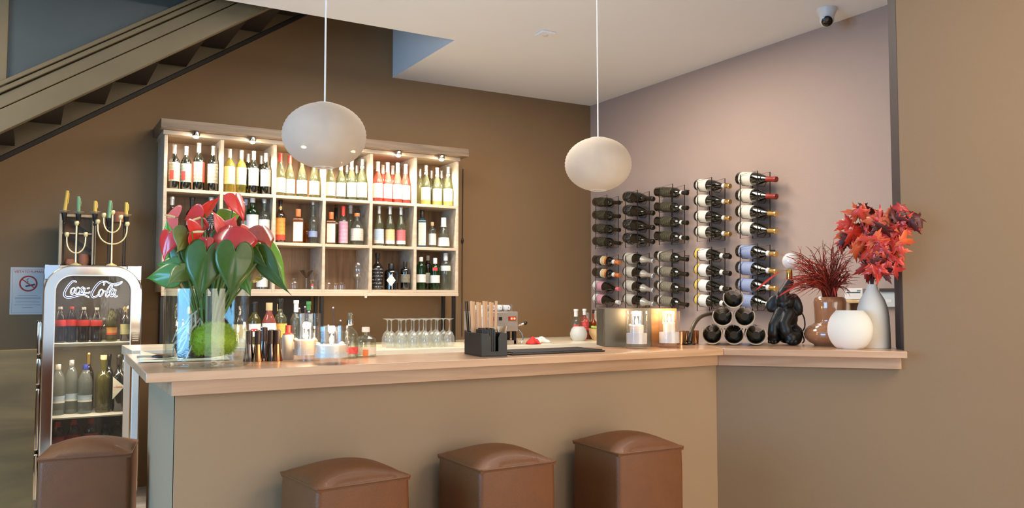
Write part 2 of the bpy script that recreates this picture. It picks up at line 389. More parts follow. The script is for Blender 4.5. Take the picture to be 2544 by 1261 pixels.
# ---------------------------------------------------------------- bar counter
ZB, TS = 1.12, 0.0285
YBK = 3.04
bar = thing('bar_counter', 'taupe painted bar counter base with an angled return', 'bar counter', (1.5, 2.74, 0))
def bl(mb, name, m, par=bar, bevel=0.002):
    o = mb.build(name, m, None, bevel=bevel); off = par.location
    for v in o.data.vertices: v.co -= off
    o.parent = par; return o
q = 0.4142
BY = BC.y + 0.08; c1 = Vector((BC.x + .08 * q, BY, 0)) ; b1 = BE + ND * 0.085 + DD * 0.0035
c1 = Vector((BC.x + .0335, BC.y + .082, 0))
bl(MB().prism([(0.395, BY), (c1.x, BY), (c1.x + .02, BY + .05), (0.395 + .02, BY + .05)], 0.0, 1.085), 'front_panel', M_bar)
bl(MB().prism([(0.393, BY + .002), (0.412, BY + .052), (0.412, 3.37), (0.393, 3.37)], 0.0, 1.085), 'end_panel', M_bar)
top = thing('bar_worktop', 'pale oak bar worktop with a stepped apron under its edge', 'worktop', (1.5, 2.74, 1.05))
def tl(mb, name, m, bevel=0.0025): return bl(mb, name, m, top, bevel)
mit = Vector((BC.x + .38 * q, BC.y + .38, 0))
tl(MB().prism([(0.303, BC.y), xy(BC), xy(mit), (1.02, YBK), (0.98, 3.60), (0.333, 3.60)], ZB - TS, ZB), 'worktop_board', M_oak)
bk = BE + ND * 0.62
tb = tl(MB().prism([xy(BC + DD * .0006), xy(BE), xy(bk), (3.02, 3.14), xy(mit + DD * .0006)], ZB - TS, ZB), 'worktop_board', M_oak45)
AY = 0.06
a0 = Vector((0.382, BC.y + AY, 0)); a1 = Vector((BC.x + AY * q, BC.y + AY, 0)); a2 = BE + ND * AY - DD * 0.012
zt, zb2 = ZB - TS, 1.042
tl(MB().prism([xy(a0), xy(a1), (a1.x + .008, a1.y + .0195), (a0.x, a0.y + .0195)], zb2, zt), 'apron_board', M_oak)
tl(MB().prism([xy(a1 + DD * .0006), xy(a2), xy(a2 + ND * .02), (a1.x + .009, a1.y + .02)], zb2, zt), 'apron_board', M_oak45)
tl(MB().prism([(0.382, a0.y + .0205), (0.3915, a0.y + .0205), (0.3915, 3.40), (0.382, 3.40)], zb2, zt), 'apron_board', M_oak)

# ---------------------------------------------------------------- bar stools
def stool(cx, cy, rz, label, w=0.30, d=0.31, h=0.785):
    t = thing('bar_stool', label, 'stool', (cx, cy, 0), rz, 'leather bar stools')
    hw, hd = w / 2, d / 2
    b = MB(); n = 10
    # upholstered column, slightly swelling, with rounded vertical corners
    def ring(z, s, r=0.018):
        pts = []
        for (qx, qy, a0) in ((1, 1, 0), (-1, 1, 90), (-1, -1, 180), (1, -1, 270)):
            for i in range(4):
                a = math.radians(a0 + 30 * i)
                pts.append(((hw * s - r) * qx + r * math.cos(a), (hd * s - r) * qy + r * math.sin(a), z))
        return pts
    zs_ = [0.10, 0.14, 0.35, 0.55, 0.70, h - 0.012, h]
    ss_ = [0.93, 0.95, 0.975, 0.985, 0.985, 0.975, 0.965]
    vs = []; k = 16
    for z, s_ in zip(zs_, ss_): vs += ring(z, s_)
    fs = [(j * k + i, j * k + (i + 1) % k, (j + 1) * k + (i + 1) % k, (j + 1) * k + i) for j in range(len(zs_) - 1) for i in range(k)]
    fs.append(tuple(range(k - 1, -1, -1)))
    b.add(vs, fs); b.build('upholstered_body', M_leather, t, 50)
    c = MB()
    def dome(u, v):
        x = (u * 2 - 1); y = (v * 2 - 1)
        e = max(abs(x), abs(y))
        zz = h + 0.004 + 0.034 * (1 - x ** 2) * (1 - y ** 2) + 0.010 * (1 - e ** 6)
        rr = 0.018
        X, Y = x * hw * .985, y * hd * .985
        return (X, Y, zz)
    c.grid(dome, 14, 14)
    m_ = 15; base = len(c.v)
    rim = [i for i in range(m_)] + [i * m_ + m_ - 1 for i in range(1, m_)] + [(m_ - 1) * m_ + i for i in range(m_ - 2, -1, -1)] + [i * m_ for i in range(m_ - 2, 0, -1)]
    lo = [(c.v[i][0] * .985, c.v[i][1] * .985, h - 0.010) for i in rim]; nb = len(rim)
    c.v += lo; c.f += [(rim[i], rim[(i + 1) % nb], base + (i + 1) % nb, base + i) for i in range(nb)]
    c.build('seat_cushion', M_leather, t, 70)
    p = MB(); zz = h + 0.001
    loop = []
    for (qx, qy, a0) in ((1, 1, 0), (-1, 1, 90), (-1, -1, 180), (1, -1, 270)):
        for i in range(4):
            a = math.radians(a0 + 30 * i); loop.append(((hw * .985 - .012) * qx + .013 * math.cos(a), (hd * .985 - .012) * qy + .013 * math.sin(a), zz))
    p.tube(loop, 0.0035, 6, True).build('piping', M_leather, t)
    for sx in (-1, 1):
        for sy in (-1, 1):
            MB().lathe([(0, 0), (.018, 0), (.024, .11), (0, .11)], 10, (sx * (hw - .04), sy * (hd - .04), 0)).build('leg', M_stairdark, t)
    return t
stool(0.875, 2.545, math.radians(6), 'brown leather block stool in front of the bar, below the flower vase end', .315, .30)
stool(1.415, 2.535, math.radians(1), 'brown leather block stool in front of the bar, between two others', .30, .32)
stool(1.985, 2.525, math.radians(-2), 'brown leather block stool in front of the bar beside the angled corner', .305, .31)
stool(0.208, 3.43, math.radians(-10), 'brown leather block stool at the end of the bar before the drinks fridge', .30, .31)

# ---------------------------------------------------------------- low wooden partition at the fridge
pt = thing('low_partition', 'stained plywood low partition panel standing beside the drinks fridge', 'partition', (-0.6, 4.4, 0))
M_ply = wood('olive_stained_plywood', (92, 68, 36), (140, 110, 62), 0.45, 'X', 1.4, 5, 0.2)
x1 = onY(92, 868, 4.4).x
MB().box(-1.4, x1 + .6, 0, .036, 0, 1.105).build('panel', M_ply, pt, bevel=.002)
MB().box(x1 + .55, x1 + .598, .036, .09, 0, 1.09).build('batten', M_stairdark, pt, bevel=.002)

# ================================================================ bottles
PROF = {
 'bordeaux': [(0, 0), (.90, 0), (1, .02), (1, .60), (.97, .64), (.82, .69), (.55, .735), (.41, .775), (.37, .81), (.37, .955), (.42, .958), (.42, 1), (0, 1)],
 'burgundy': [(0, 0), (.92, 0), (1, .02), (1, .42), (.96, .49), (.82, .58), (.60, .67), (.42, .75), (.35, .80), (.34, .955), (.39, .958), (.39, 1), (0, 1)],
 'champagne': [(0, 0), (.92, 0), (1, .02), (1, .44), (.95, .51), (.78, .61), (.56, .70), (.40, .78), (.36, .84), (.36, .94), (.43, .945), (.43, .99), (.36, 1), (0, 1)],
 'spirit': [(0, 0), (.92, 0), (1, .02), (1, .56), (.95, .62), (.70, .68), (.42, .72), (.36, .76), (.36, .93), (.42, .935), (.42, 1), (0, 1)],
 'gin': [(0, 0), (.92, 0), (1, .02), (1, .62), (.97, .70), (.80, .755), (.46, .78), (.40, .80), (.40, 1), (0, 1)],
 'square': [(0, 0), (1.25, 0), (1.32, .02), (1.32, .66), (1.15, .72), (.6, .755), (.46, .77), (.46, 1), (0, 1)],
 'jug': [(0, 0), (.85, 0), (1, .05), (1, .45), (.9, .60), (.62, .71), (.42, .78), (.40, .82), (.40, 1), (0, 1)],
 'decanter': [(0, 0), (.96, 0), (1, .02), (.98, .20), (.80, .45), (.60, .62), (.44, .74), (.42, 1), (0, 1)],
 'slim': [(0, 0), (.92, 0), (1, .02), (1, .50), (.8, .58), (.42, .65), (.34, .70), (.34, 1), (0, 1)],
 'flask': [(0, 0), (.86, 0), (1, .03), (1, .52), (.92, .62), (.62, .68), (.36, .72), (.34, 1), (0, 1)],
 'cola': [(0, 0), (.80, 0), (.95, .03), (.95, .16), (.86, .30), (1.0, .46), (1.0, .56), (.80, .72), (.50, .86), (.36, .90), (.36, 1), (0, 1)],
 'water': [(0, 0), (.90, 0), (1, .03), (1, .22), (.93, .30), (1, .38), (1, .62), (.86, .74), (.55, .84), (.38, .88), (.38, 1), (0, 1)],
}
_mc = {}; PLACED = []
def prof_r(prof, z):
    for (r0, z0), (r1, z1) in zip(prof[1:], prof[2:]):
        if z1 >= z >= z0 and z1 > z0: return r0 + (r1 - r0) * (z - z0) / (z1 - z0)
    return prof[-2][0]
def body_mesh(kind, H, R, m, n):
    key = ('b', kind, round(H, 3), round(R, 4), m.name, n)
    if key not in _mc:
        a = math.pi / 4 if n == 4 else 0
        mb = MB().lathe([(r * R, z * H) for r, z in PROF[kind]], n, a0=a, a1=(a + 2 * math.pi) if n == 4 else None)
        _mc[key] = mb.mesh('bottle_body', m, 35)
    return _mc[key]
def sleeve_mesh(kind, H, R, m, z0, z1, arc, off, n, cap):
    key = ('s', kind, round(H, 3), round(R, 4), m.name, z0, z1, arc, n, off)
    if key not in _mc:
        pr = PROF[kind]
        zsn = sorted({z0, z1} | {z for r, z in pr if z0 < z < z1})
        ps = [((prof_r(pr, z) * R) + off, z * H) for z in zsn]
        if cap: ps = [(ps[0][0] - off, ps[0][1])] + ps + [(ps[-1][0] * .96, z1 * H + off), (0, z1 * H + off)]
        if n == 4:
            mb = MB()
            hw = ps[0][0] * .7071; w = hw * .86
            if cap: mb.lathe(ps, 12)
            else: mb.box(-w, w, -hw - off, -hw, ps[0][1], ps[-1][1])
        elif arc >= 359: mb = MB().lathe(ps, n)
        else:
            h = math.radians(arc) / 2
            mb = MB().lathe(ps, max(6, n * 2 // 3), a0=-math.pi / 2 - h, a1=-math.pi / 2 + h)
        _mc[key] = mb.mesh('bottle_sleeve', m, 40)
    return _mc[key]
def bottle(label, pos, H, R, kind, m, cap=None, labs=(), M=None, face=None, n=18, group=None, name='wine_bottle', cat='bottle'):
    """cap = (material, z from, z to); labs = [(material, z0, z1, arc, part name)]; the label looks along local -Y."""
    if M is None:
        p = Vector(pos)
        for (ox, oy, oz, orr) in PLACED:        # nudge backwards where two would touch
            rs = R * (1.0 if n != 4 else 1.0) + orr + .001
            if abs(oz - p.z) < .02 and (ox - p.x) ** 2 + (oy - p.y) ** 2 < rs * rs:
                p.y = oy + math.sqrt(max(0, rs * rs - (ox - p.x) ** 2)) if p.y >= oy - .005 else oy - math.sqrt(max(0, rs * rs - (ox - p.x) ** 2))
        PLACED.append((p.x, p.y, p.z, R))
        if face is None: face = math.atan2(-p.y, -p.x) + math.pi / 2
        M = Matrix.Translation(p) @ Matrix.Rotation(face, 4, 'Z')
    t = thing(name, label, cat, group=group, M=M)
    link('glass_body', body_mesh(kind, H, R, m, n), t)
    if cap: 
        caps = cap if isinstance(cap, list) else [cap]
        for i, (cm, z0, z1) in enumerate(caps):
            link('cap' if i == 0 else 'neck_ring', sleeve_mesh(kind, H, R, cm, z0, z1, 360, .0012 + .0006 * i, n, True), t)
    for i, l in enumerate(labs):
        link(l[4] if len(l) > 4 else 'label', sleeve_mesh(kind, H, R, l[0], l[1], l[2], l[3], .0008 + .0005 * i, n, False), t)
    return t

# ================================================================ shelf unit on the back wall
YS = 6.10
UX = [0.787 + 0.3755 * k for k in range(7)]
Z1, Z2, Z3, Z4 = 1.402, 1.748, 2.097, 2.47      # board tops: bottom, middle, upper; underside of the top
su = thing('bottle_shelf_unit', 'pale wooden cubby shelf unit full of bottles on the brown wall', 'shelf unit', (1.9, 6.27, 1.38))
def sub(mb, name, m, bevel=0.0015, smooth=40):
    o = mb.build(name, m, None, smooth, bevel)
    for v in o.data.vertices: v.co -= Vector((1.9, 6.27, 1.38))
    o.parent = su; return o
for k, x in enumerate(UX):
    sub(MB().box(x - .011, x + .011, YS, YW - .02, 1.38, Z4), 'upright', M_shelfwood)
for z in (Z1, Z2, Z3):
    for k in range(6):
        sub(MB().box(UX[k] + .0112, UX[k + 1] - .0112, YS + .001, YW - .02, z - .022, z), 'shelf_board', M_shelfwood)
for k in range(6):
    sub(MB().box(UX[k] + .0112, UX[k + 1] - .0112, YW - .035, YW - .021, Z1 + .001, Z4), 'back_panel', M_shelfback, 0)
sub(MB().box(UX[0] - .02, UX[6] + .02, YS - .015, YW - .002, Z4 + .001, Z4 + .03), 'top_board', M_shelfwood)
sub(MB().prismY([(UX[0] - .045, Z4 + .031), (UX[6] + .06, Z4 + .031), (UX[6] + .06, Z4 + .095), (UX[0] - .045, Z4 + .095)], YS - .09, YW - .002), 'cornice', wood('brown_cornice_wood', (104, 84, 64), (138, 114, 88), .5))
sub(MB().box(UX[0] - .011, UX[6] + .011, YS - .004, YS + .02, 1.352, 1.379), 'lower_rail', M_shelfwood)
sub(MB().box(UX[0] + .02, UX[3], YW - .03, YW - .003, 0.976, 1.35), 'back_panel', M_stairdark, 0)
for x in (UX[0], UX[3] - .005, UX[6] - .02):
    sub(MB().box(x - .013, x + .013, YS + .01, YS + .036, 0.976, 1.351), 'leg', M_black)
    sub(MB().box(x - .013 + .04, x + .013 + .04, YW - .06, YW - .034, 0.976, 1.379), 'leg', M_black)
# glasses-rail spot under the unit
sub(MB().lathe([(0, 0), (.008, 0), (.011, -.008), (.006, -.016), (0, -.016)], 12, (2.25, YS + .0, 1.352)), 'rail_spot', M_white, 0)

# spotlights under the cornice
def shelf_spot(x, i):
    z = Z4 + .0303
    t = thing('shelf_spotlight', 'small bright round spotlight under the shelf cornice, %s from the fridge' % ORD[i], 'spotlight', (x, YS - .055, z), 0, 'spotlights of the bottle shelf')
    MB().lathe([(0, 0), (.024, 0), (.027, -.01), (.027, -.03), (.022, -.034), (0, -.034)], 18).build('housing', M_chrome, t)
    e = pm('lit_spot_lens', (255, 246, 226), 0.3, emit=(255, 240, 212), estr=160.0)
    MB().ball((0, 0, -.037), .019, .019, .012, 14).build('lens', e, t)
    l = bpy.data.lights.new('shelf_spot_light', 'SPOT'); l.energy = 18; l.color = (1.0, .88, .70); l.spot_size = math.radians(150); l.spot_blend = .7; l.shadow_soft_size = .02
    o = bpy.data.objects.new('shelf_spot_light', l); C.objects.link(o); o.parent = t; o.location = (0, -.0, -.055)
    o.rotation_euler = (math.radians(8), 0, 0)
for i, px in enumerate((487, 627, 755, 878, 990, 1097)):
    shelf_spot(onY(px, 350, YS - .055).x, i)

# ---------------------------------------------------------------- bottles in the cubbies
ROWN = {Z1: 'bottom', Z2: 'middle', Z3: 'top'}
GRP = {Z1: 'bottles in the bottom cubbies', Z2: 'bottles in the middle cubbies', Z3: 'bottles in the top cubbies'}
def sb(desc, px, py, zrow, kind, m, R, cap=None, labs=(), Y=6.17, n=18, k=[0], name='wine_bottle'):
    p = onY(px, py, Y); H = min(p.z, {Z1: Z2 - .022, Z2: Z3 - .022, Z3: Z4}[zrow] - .006) - zrow
    cell = max(0, min(5, int((p.x - UX[0]) / .3755)))
    R = min(R, .0385) if kind in ('burgundy', 'bordeaux') else R
    xx = max(UX[cell] + .013 + R * (1.0 if n != 4 else .94), min(UX[cell + 1] - .013 - R * (1.0 if n != 4 else .94), p.x))
    key = (zrow, cell); cnt[key] = cnt.get(key, 0) + 1
    lab = '%s, %s in %s row, %s cubby from fridge' % (desc, ORD[cnt[key] - 1], ROWN[zrow], ORD[cell])
    return bottle(lab, (xx, Y, zrow + .0005), H, R, kind, m, cap, labs, n=n, group=GRP[zrow], name=name)
cnt = {}
W_ = (M_white, .80, 1.0); A = 170
# top row
for px, py, l in ((434, 360, 'red blotch'), (463, 364, 'torn red blotch'), (495, 356, 'red bands'), (531, 363, 'plain grey')):
    b = sb('dark wine bottle with %s label' % l, px, py, Z3, 'bordeaux', M_bottle, .0385 if px == 495 else .036, (M_silver, .80, 1.0), [(L_grey, .18, .60, A)])
    H = onY(px, py, 6.17).z - Z3; R_ = .0385 if px == 495 else .036
    if l != 'plain grey':
        mb = MB(); zz = [(.22, .42, -50, -5)] if 'blotch' in l else [(.18, .60, -85, -58), (.18, .60, 40, 84)]
        for z0, z1, a0, a1 in zz:
            mb.lathe([(R_ + .0016, z0 * H), (R_ + .0016, z1 * H)], 8, a0=math.radians(-90 + a0), a1=math.radians(-90 + a1))
        mb.build('label_print', M_redfoil, b)
for px, py, c in ((571, 371, 0), (600, 374, 0), (631, 376, 1), (661, 381, 1)):
    sb('straw-coloured wine bottle' if not c else 'dark bottle with silver label', px, py, Z3, 'bordeaux', M_bottleylw if not c else M_bottle, .0365, (M_silver, .80, 1.0), [((L_straw, L_silver)[c], .20, .60, A)])
for px, py in ((617, 382), (650, 387)):
    sb('rear wine bottle with silver capsule', px, py, Z3, 'bordeaux', M_bottle, .036, (M_silver, .80, 1.0), (), Y=6.29)
for px, py, c in ((697, 381, M_redfoil), (722, 386, M_redfoil), (751, 390, M_gold), (782, 394, M_silver)):
    sb('pale green wine bottle with %s capsule' % ('red' if c == M_redfoil else 'gold' if c == M_gold else 'silver'), px, py, Z3, 'burgundy', M_bottlechp, .040, (c, .80, 1.0), [(L_white, .08, .42, A)])
for px, py in ((821, 400), (847, 402), (874, 399), (901, 396)):
    sb('pale green bottle with white collar', px, py, Z3, 'burgundy', M_bottlechp, .041, [(M_silver, .86, 1.0), (M_white, .78, .84)], [(L_white, .08, .44, A)])
for px, py in ((862, 410), (890, 412)):
    sb('rear pale bottle', px, py, Z3, 'burgundy', M_bottlechp, .039, (M_silver, .80, 1.0), (), Y=6.30)
for px, py in ((939, 402), (963, 404), (988, 405), (1013, 408)):
    sb('pink rose wine bottle with white label', px, py, Z3, 'burgundy', M_bottleros, .040, (M_white, .76, 1.0), [(L_white, .10, .46, A)])
for px, py in ((951, 410), (976, 412), (1001, 414)):
    sb('rear pink wine bottle', px, py, Z3, 'burgundy', M_bottleros, .038, (M_white, .78, 1.0), (), Y=6.30)
for px, py in ((1058, 411), (1086, 417), (1114, 415)):
    sb('pale bottle with gold-footed white label', px, py, Z3, 'burgundy', M_bottlechp, .041, [(M_silver, .84, 1.0), (M_white, .77, .82)], [(L_whitegold, .02, .44, A)])
for px, py in ((1043, 420), (1072, 424), (1101, 424)):
    sb('rear pale bottle', px, py, Z3, 'burgundy', M_bottlechp, .039, (M_silver, .80, 1.0), (), Y=6.30)
# middle row
for px, py, l, c in ((428, 489, L_cream, M_silver), (478, 490, L_silver, M_dkcap), (525, 490, L_black, M_silver)):
    sb('dark spirit bottle with %s label' % {L_cream: 'oval cream', L_silver: 'silver', L_black: 'black'}[l], px, py, Z2, 'spirit', M_bottlebrn, .042, (c, .80, 1.0), [(l, .34, .56, 120)], name='spirit_bottle')
sb('dark bottle with red neck label', 570, 502, Z2, 'spirit', M_bottleblk, .038, (M_redfoil, .72, .9), [(L_red, .2, .5, A)], name='spirit_bottle')
sb('green glass gin bottle', 628, 491, Z2, 'gin', M_bottlegrn, .042, (M_white, .90, 1.0), [(L_white, .08, .62, A)], name='spirit_bottle')
sb('white-capped clear bottle', 612, 492, Z2, 'spirit', M_bottleclr, .036, (M_white, .86, 1.0), [(L_cream, .1, .5, A)], Y=6.27, name='spirit_bottle')
sb('clear rum bottle with white label', 657, 494, Z2, 'spirit', M_bottleclr, .041, (M_silver, .90, 1.0), [(L_white, .12, .52, A)], name='spirit_bottle')
sb('dark bottle with orange label', 697, 497, Z2, 'bordeaux', M_bottlebrn, .036, [(M_dkcap, .9, 1.0), (M_gold, .78, .84)], [(L_orange, .06, .58, A)], name='spirit_bottle')
sb('square orange-capped liqueur bottle', 741, 520, Z2, 'square', M_bottleamb, .042, (M_orange, .78, 1.0), [(L_cream, .05, .62, A)], n=4, name='spirit_bottle')
sb('amber liqueur flask', 762, 552, Z2, 'flask', M_bottleamb, .030, None, (), Y=6.28, name='spirit_bottle')
sb('slim clear bottle with blue band', 778, 500, Z2, 'slim', M_bottleclr, .034, (M_silver, .93, 1.0), [(L_blue, .16, .30, 200)], name='spirit_bottle')
sb('square liqueur bottle with cream label', 823, 527, Z2, 'square', M_bottleamb, .038, (M_orange, .78, 1.0), [(L_cream, .05, .64, A)], n=4, name='spirit_bottle')
sb('tall olive bottle with black cap', 835, 509, Z2, 'slim', M_bottleoli, .034, (M_black, .66, .92), (), Y=6.27, name='spirit_bottle')
sb('clear bottle with red cap', 853, 512, Z2, 'spirit', M_bottleclr, .036, (M_redfoil, .75, 1.0), [(L_pink, .04, .6, A)], name='spirit_bottle')
sb('clear bottle with white cap', 871, 510, Z2, 'spirit', M_bottleclr, .034, (M_white, .80, 1.0), (), Y=6.27, name='spirit_bottle')
sb('clear jug with ornate label', 887, 530, Z2, 'jug', M_bottleclr, .050, (M_orange, .90, 1.0), [(L_silver, .14, .52, A)], name='spirit_bottle')
for px, py, l, d in ((942, 508, L_sky, 'blue'), (969, 512, L_peach, 'peach'), (996, 512, L_rose, 'rose')):
    sb('grey-green bottle with %s label' % d, px, py, Z2, 'burgundy', M_bottlechp, .041, (M_silver, .80, 1.0), [(l, .06, .42, A)])
sb('small bottle with red label', 1014, 580, Z2, 'flask', M_bottleros, .026, None, [(L_red, .1, .5, A)], Y=6.26, name='spirit_bottle')
sb('pale blue gin bottle', 1049, 522, Z2, 'square', M_bottleblu, .036, (M_dkcap, .80, 1.0), [(L_cream, .05, .66, A)], n=4, name='spirit_bottle')
sb('small clear corked bottle', 1074, 552, Z2, 'gin', M_bottleclr, .032, (M_cork, .86, 1.0), [(L_cream, .1, .55, A)], name='spirit_bottle')
sb('clear flared bottle with tall white cap', 1102, 541, Z2, 'decanter', M_bottleclr, .050, (M_white, .70, 1.0), [(L_white, .06, .34, A)], name='spirit_bottle')
# bottom row
sb('clear bottle half hidden by leaves', 652, 612 + 38, Z1, 'spirit', M_bottleclr, .040, (M_dkcap, .86, 1.0), [(L_white, .08, .42, A)], name='spirit_bottle')
sb('black bottle with white lettering', 938, 629, Z1, 'spirit', M_bottleblk, .042, (M_black, .86, 1.0), [(L_black, .06, .58, A)], name='spirit_bottle')
b = sb('squat dark bottle with cream diamond label', 972, 655, Z1, 'gin', M_bottleblk, .056, (M_black, .80, 1.0), (), name='spirit_bottle')
H = onY(972, 655, 6.17).z - Z1
MB().add([(-.036, -.0572, .36 * H), (0, -.0585, .13 * H), (.036, -.0572, .36 * H), (0, -.0585, .60 * H), (-.036, -.030, .36 * H), (.036, -.030, .36 * H)], [(0, 1, 3), (1, 2, 3)]).build('label', L_cream, b, 0)
sb('dark bottle with stone label', 1007, 650, Z1, 'gin', M_bottleblk, .040, (M_dkcap, .82, 1.0), [(L_stone, .26, .55, A)], name='spirit_bottle')
sb('green gin bottle with white label', 1046, 636, Z1, 'gin', M_bottlegrn, .040, [(M_white, .84, .97)], [(L_white, .22, .46, A)], name='spirit_bottle')
sb('dark bottle with white cap', 1063, 635, Z1, 'gin', M_bottlebrn, .034, (M_white, .86, 1.0), [(L_cream, .2, .5, A)], Y=6.28, name='spirit_bottle')
sb('green gin bottle with red seal', 1081, 641, Z1, 'gin', M_bottlegrn, .040, (M_white, .82, 1.0), [(L_white, .22, .46, A), (M_redfoil, .60, .70, 60, 'seal')], name='spirit_bottle')
sb('fluted pale green gin bottle', 1107, 629, Z1, 'gin', M_bottleclr, .042, (M_white, .80, 1.0), [(L_white, .52, .66, A)], name='spirit_bottle')
# glassware in the bottom row
def lathe_thing(name, label, cat, pos, prof, m, n=20, part=None, group=None):
    t = thing(name, label, cat, (pos[0], pos[1], pos[2] + .0006), 0, group)
    MB().lathe(prof, n).build(part or 'bowl', m, t)
    return t
p = onY(761, 700, 6.2)
mg = thing('martini_glass', 'smoky martini glass standing in the bottom row of the shelf', 'glass', (p.x, 6.2, Z1 + .0006))
MB().lathe([(0, 0), (.034, 0), (.034, .004), (.006, .012), (.005, .085)], 18).build('stem', M_glass, mg)
MB().lathe([(.005, .085), (.052, .145), (.0505, .145), (.003, .088)], 18).build('bowl', glass('smoky_glass', (170, 140, 108), body=.15), mg)
p = onY(776, 700, 6.16)
jg = thing('jigger', 'small red and steel bar jigger beside the martini glass', 'jigger', (p.x, 6.16, Z1 + .0006))
MB().lathe([(0, 0), (.02, 0), (.012, .035), (.022, .072), (.019, .072), (.01, .04)], 16).build('cup', M_chrome, jg)
MB().lathe([(.0145, .026), (.0125, .036), (.0145, .046)], 16).build('band', M_redfoil, jg)
for i, (px, h, r, d) in enumerate(((730, .085, .034, 'small stoppered decanter'), (707, .06, .032, 'low glass bowl'), (815, .075, .030, 'small glass jar with lid'), (834, .05, .030, 'low glass dish'), (849, .055, .032, 'squat glass tealight holder'))):
    p = onY(px, 715, 6.18)
    lathe_thing('glass_jar', d + (' behind the leaves' if i == 1 else '') + ' in the bottom row of the shelf', 'glass', (p.x, 6.18, Z1), [(0, 0), (r * .9, 0), (r, h * .1), (r, h * .6), (r * .6, h * .8), (r * .65, h), (r * .6, h), (r * .5, h * .8), (r * .92, h * .58), (r * .92, h * .12), (0, h * .1)], M_glass, part='jar_wall')
p = onY(888, 715, 6.2)
bg_ = thing('balloon_glass', 'tall clear balloon glass standing in the bottom row cubby', 'glass', (p.x, 6.2, Z1 + .0006))
MB().lathe([(0, 0), (.026, 0), (.026, .004), (.008, .014), (.007, .07)], 16).build('stem', M_glass, bg_)
MB().lathe([(.007, .07), (.03, .10), (.042, .14), (.040, .18), (.028, .21), (.027, .21), (.038, .18), (.040, .14), (.028, .102), (.004, .074)], 18).build('bowl', M_glass, bg_)

# hanging cable with inline switch beside the unit
cb = thing('power_cable', 'thin dark power cable with inline switch hanging beside the shelf', 'cable', (3.263, YW - .008, 1.3))
MB().tube([(0.002, 0, 1.17), (0, 0, .9), (-.002, .0, .6), (-.004, 0, .3), (-.004, 0, -.3)], .0035, 6).build('cord', M_black, cb)
zz = onY(1150, 598, YW).z - 1.3
MB().ball((-.003, -.004, zz), .011, .009, .026, 10).build('switch', M_black, cb)

# ================================================================ back counter
ZK = 0.975
kc = thing('back_counter', 'cream back bar counter below the bottle shelf', 'counter', (2.7, 5.95, 0))
MB().box(-1.75, 1.94, -.5, .495, ZK - .038, ZK).build('worktop_board', M_counter, kc, bevel=.002)
for i in range(5):
    x = -1.72 + .73 * i
    MB().box(x, x + .725, -.46, .49, .08, ZK - .039).build('cabinet_door', M_shelfback, kc, bevel=.003)
sd = thing('side_counter', 'small raised cream counter leaf between bar end and fridge', 'counter', (0.46, 4.45, 0))
MB().box(-.02, .62, 0, .53, 1.036, 1.083).build('counter_leaf', M_counter, sd, bevel=.002)
MB().box(-.012, .018, .04, .07, 0, 1.035).build('leg', M_whitepaint, sd, bevel=.002)
MB().box(-.012, .018, .45, .48, 0, 1.035).build('leg', M_whitepaint, sd, bevel=.002)
MB().box(.55, .592, .04, .08, 0, 1.035).build('leg', M_whitepaint, sd, bevel=.002)
for i in (0, 1):
    mn = thing('menu_board', '%s of two dark gold-edged menu boards standing by the bar end' % ('slimmer' if i else 'wider'), 'menu', (0.555 + i * .035, 4.28 + i * .02, 0), math.radians(8), 'menu boards by the bar end')
    MB().box(-.011, .011, -.10, .10 - .03 * i, 0, .93 + .012 * i).build('board', M_black, mn, bevel=.001)
    MB().box(-.0115, .0115, -.1015, -.0995, 0, .931 + .012 * i).build('edge_strip', M_gold, mn, 0)

# bottles standing on the back counter
def kb(desc, px, py, kind, m, R, cap=None, labs=(), Y=5.78, n=18, name='spirit_bottle', grp='bottles on the back counter'):
    p = onY(px, py, Y)
    return bottle(desc, (p.x, Y, ZK + .0005), p.z - ZK, R, kind, m, cap, labs, n=n, group=grp, name=name)
kb('green vermouth bottle with white and red label on the back counter', 633, 750, 'bordeaux', M_bottleoli, .042, (M_dkcap, .80, 1.0), [(L_white, .30, .56, A), (M_redfoil, .40, .46, 60, 'seal')])
kb('corked round-shouldered bottle with sunburst label on the back counter', 669, 752, 'jug', M_bottleros, .052, (M_cork, .84, 1.0), [(L_white, .34, .58, 150)])
kb('pale whisky bottle with yellow label on the back counter', 701, 742, 'spirit', M_bottlechp, .045, (M_dkcap, .80, 1.0), [(L_yellow, .25, .52, A)])
kb('small bottle with carved cork stopper beside the yellow-label bottle', 694, 755, 'gin', M_bottlebrn, .036, (M_cork, .84, 1.0), (), Y=5.95)
kb('clear bottle with flared white cap on the back counter', 736, 746, 'spirit', M_bottleclr, .042, (M_white, .76, 1.0), (), Y=5.85)
kb('clear bottle with green cap on the back counter', 767, 749, 'spirit', M_bottleclr, .040, (M_greencap, .82, 1.0), (), Y=5.85)
kb('round bottle behind the vase beside the vermouth', 596, 760, 'jug', M_bottlebrn, .05, (M_dkcap, .84, 1.0), [(L_peach, .2, .6, A)])
kb('tall clear bottle seen through the flower vase', 470, 760, 'spirit', M_bottlechp, .045, (M_gold, .84, 1.0), [(L_cream, .2, .6, A)], Y=5.85)
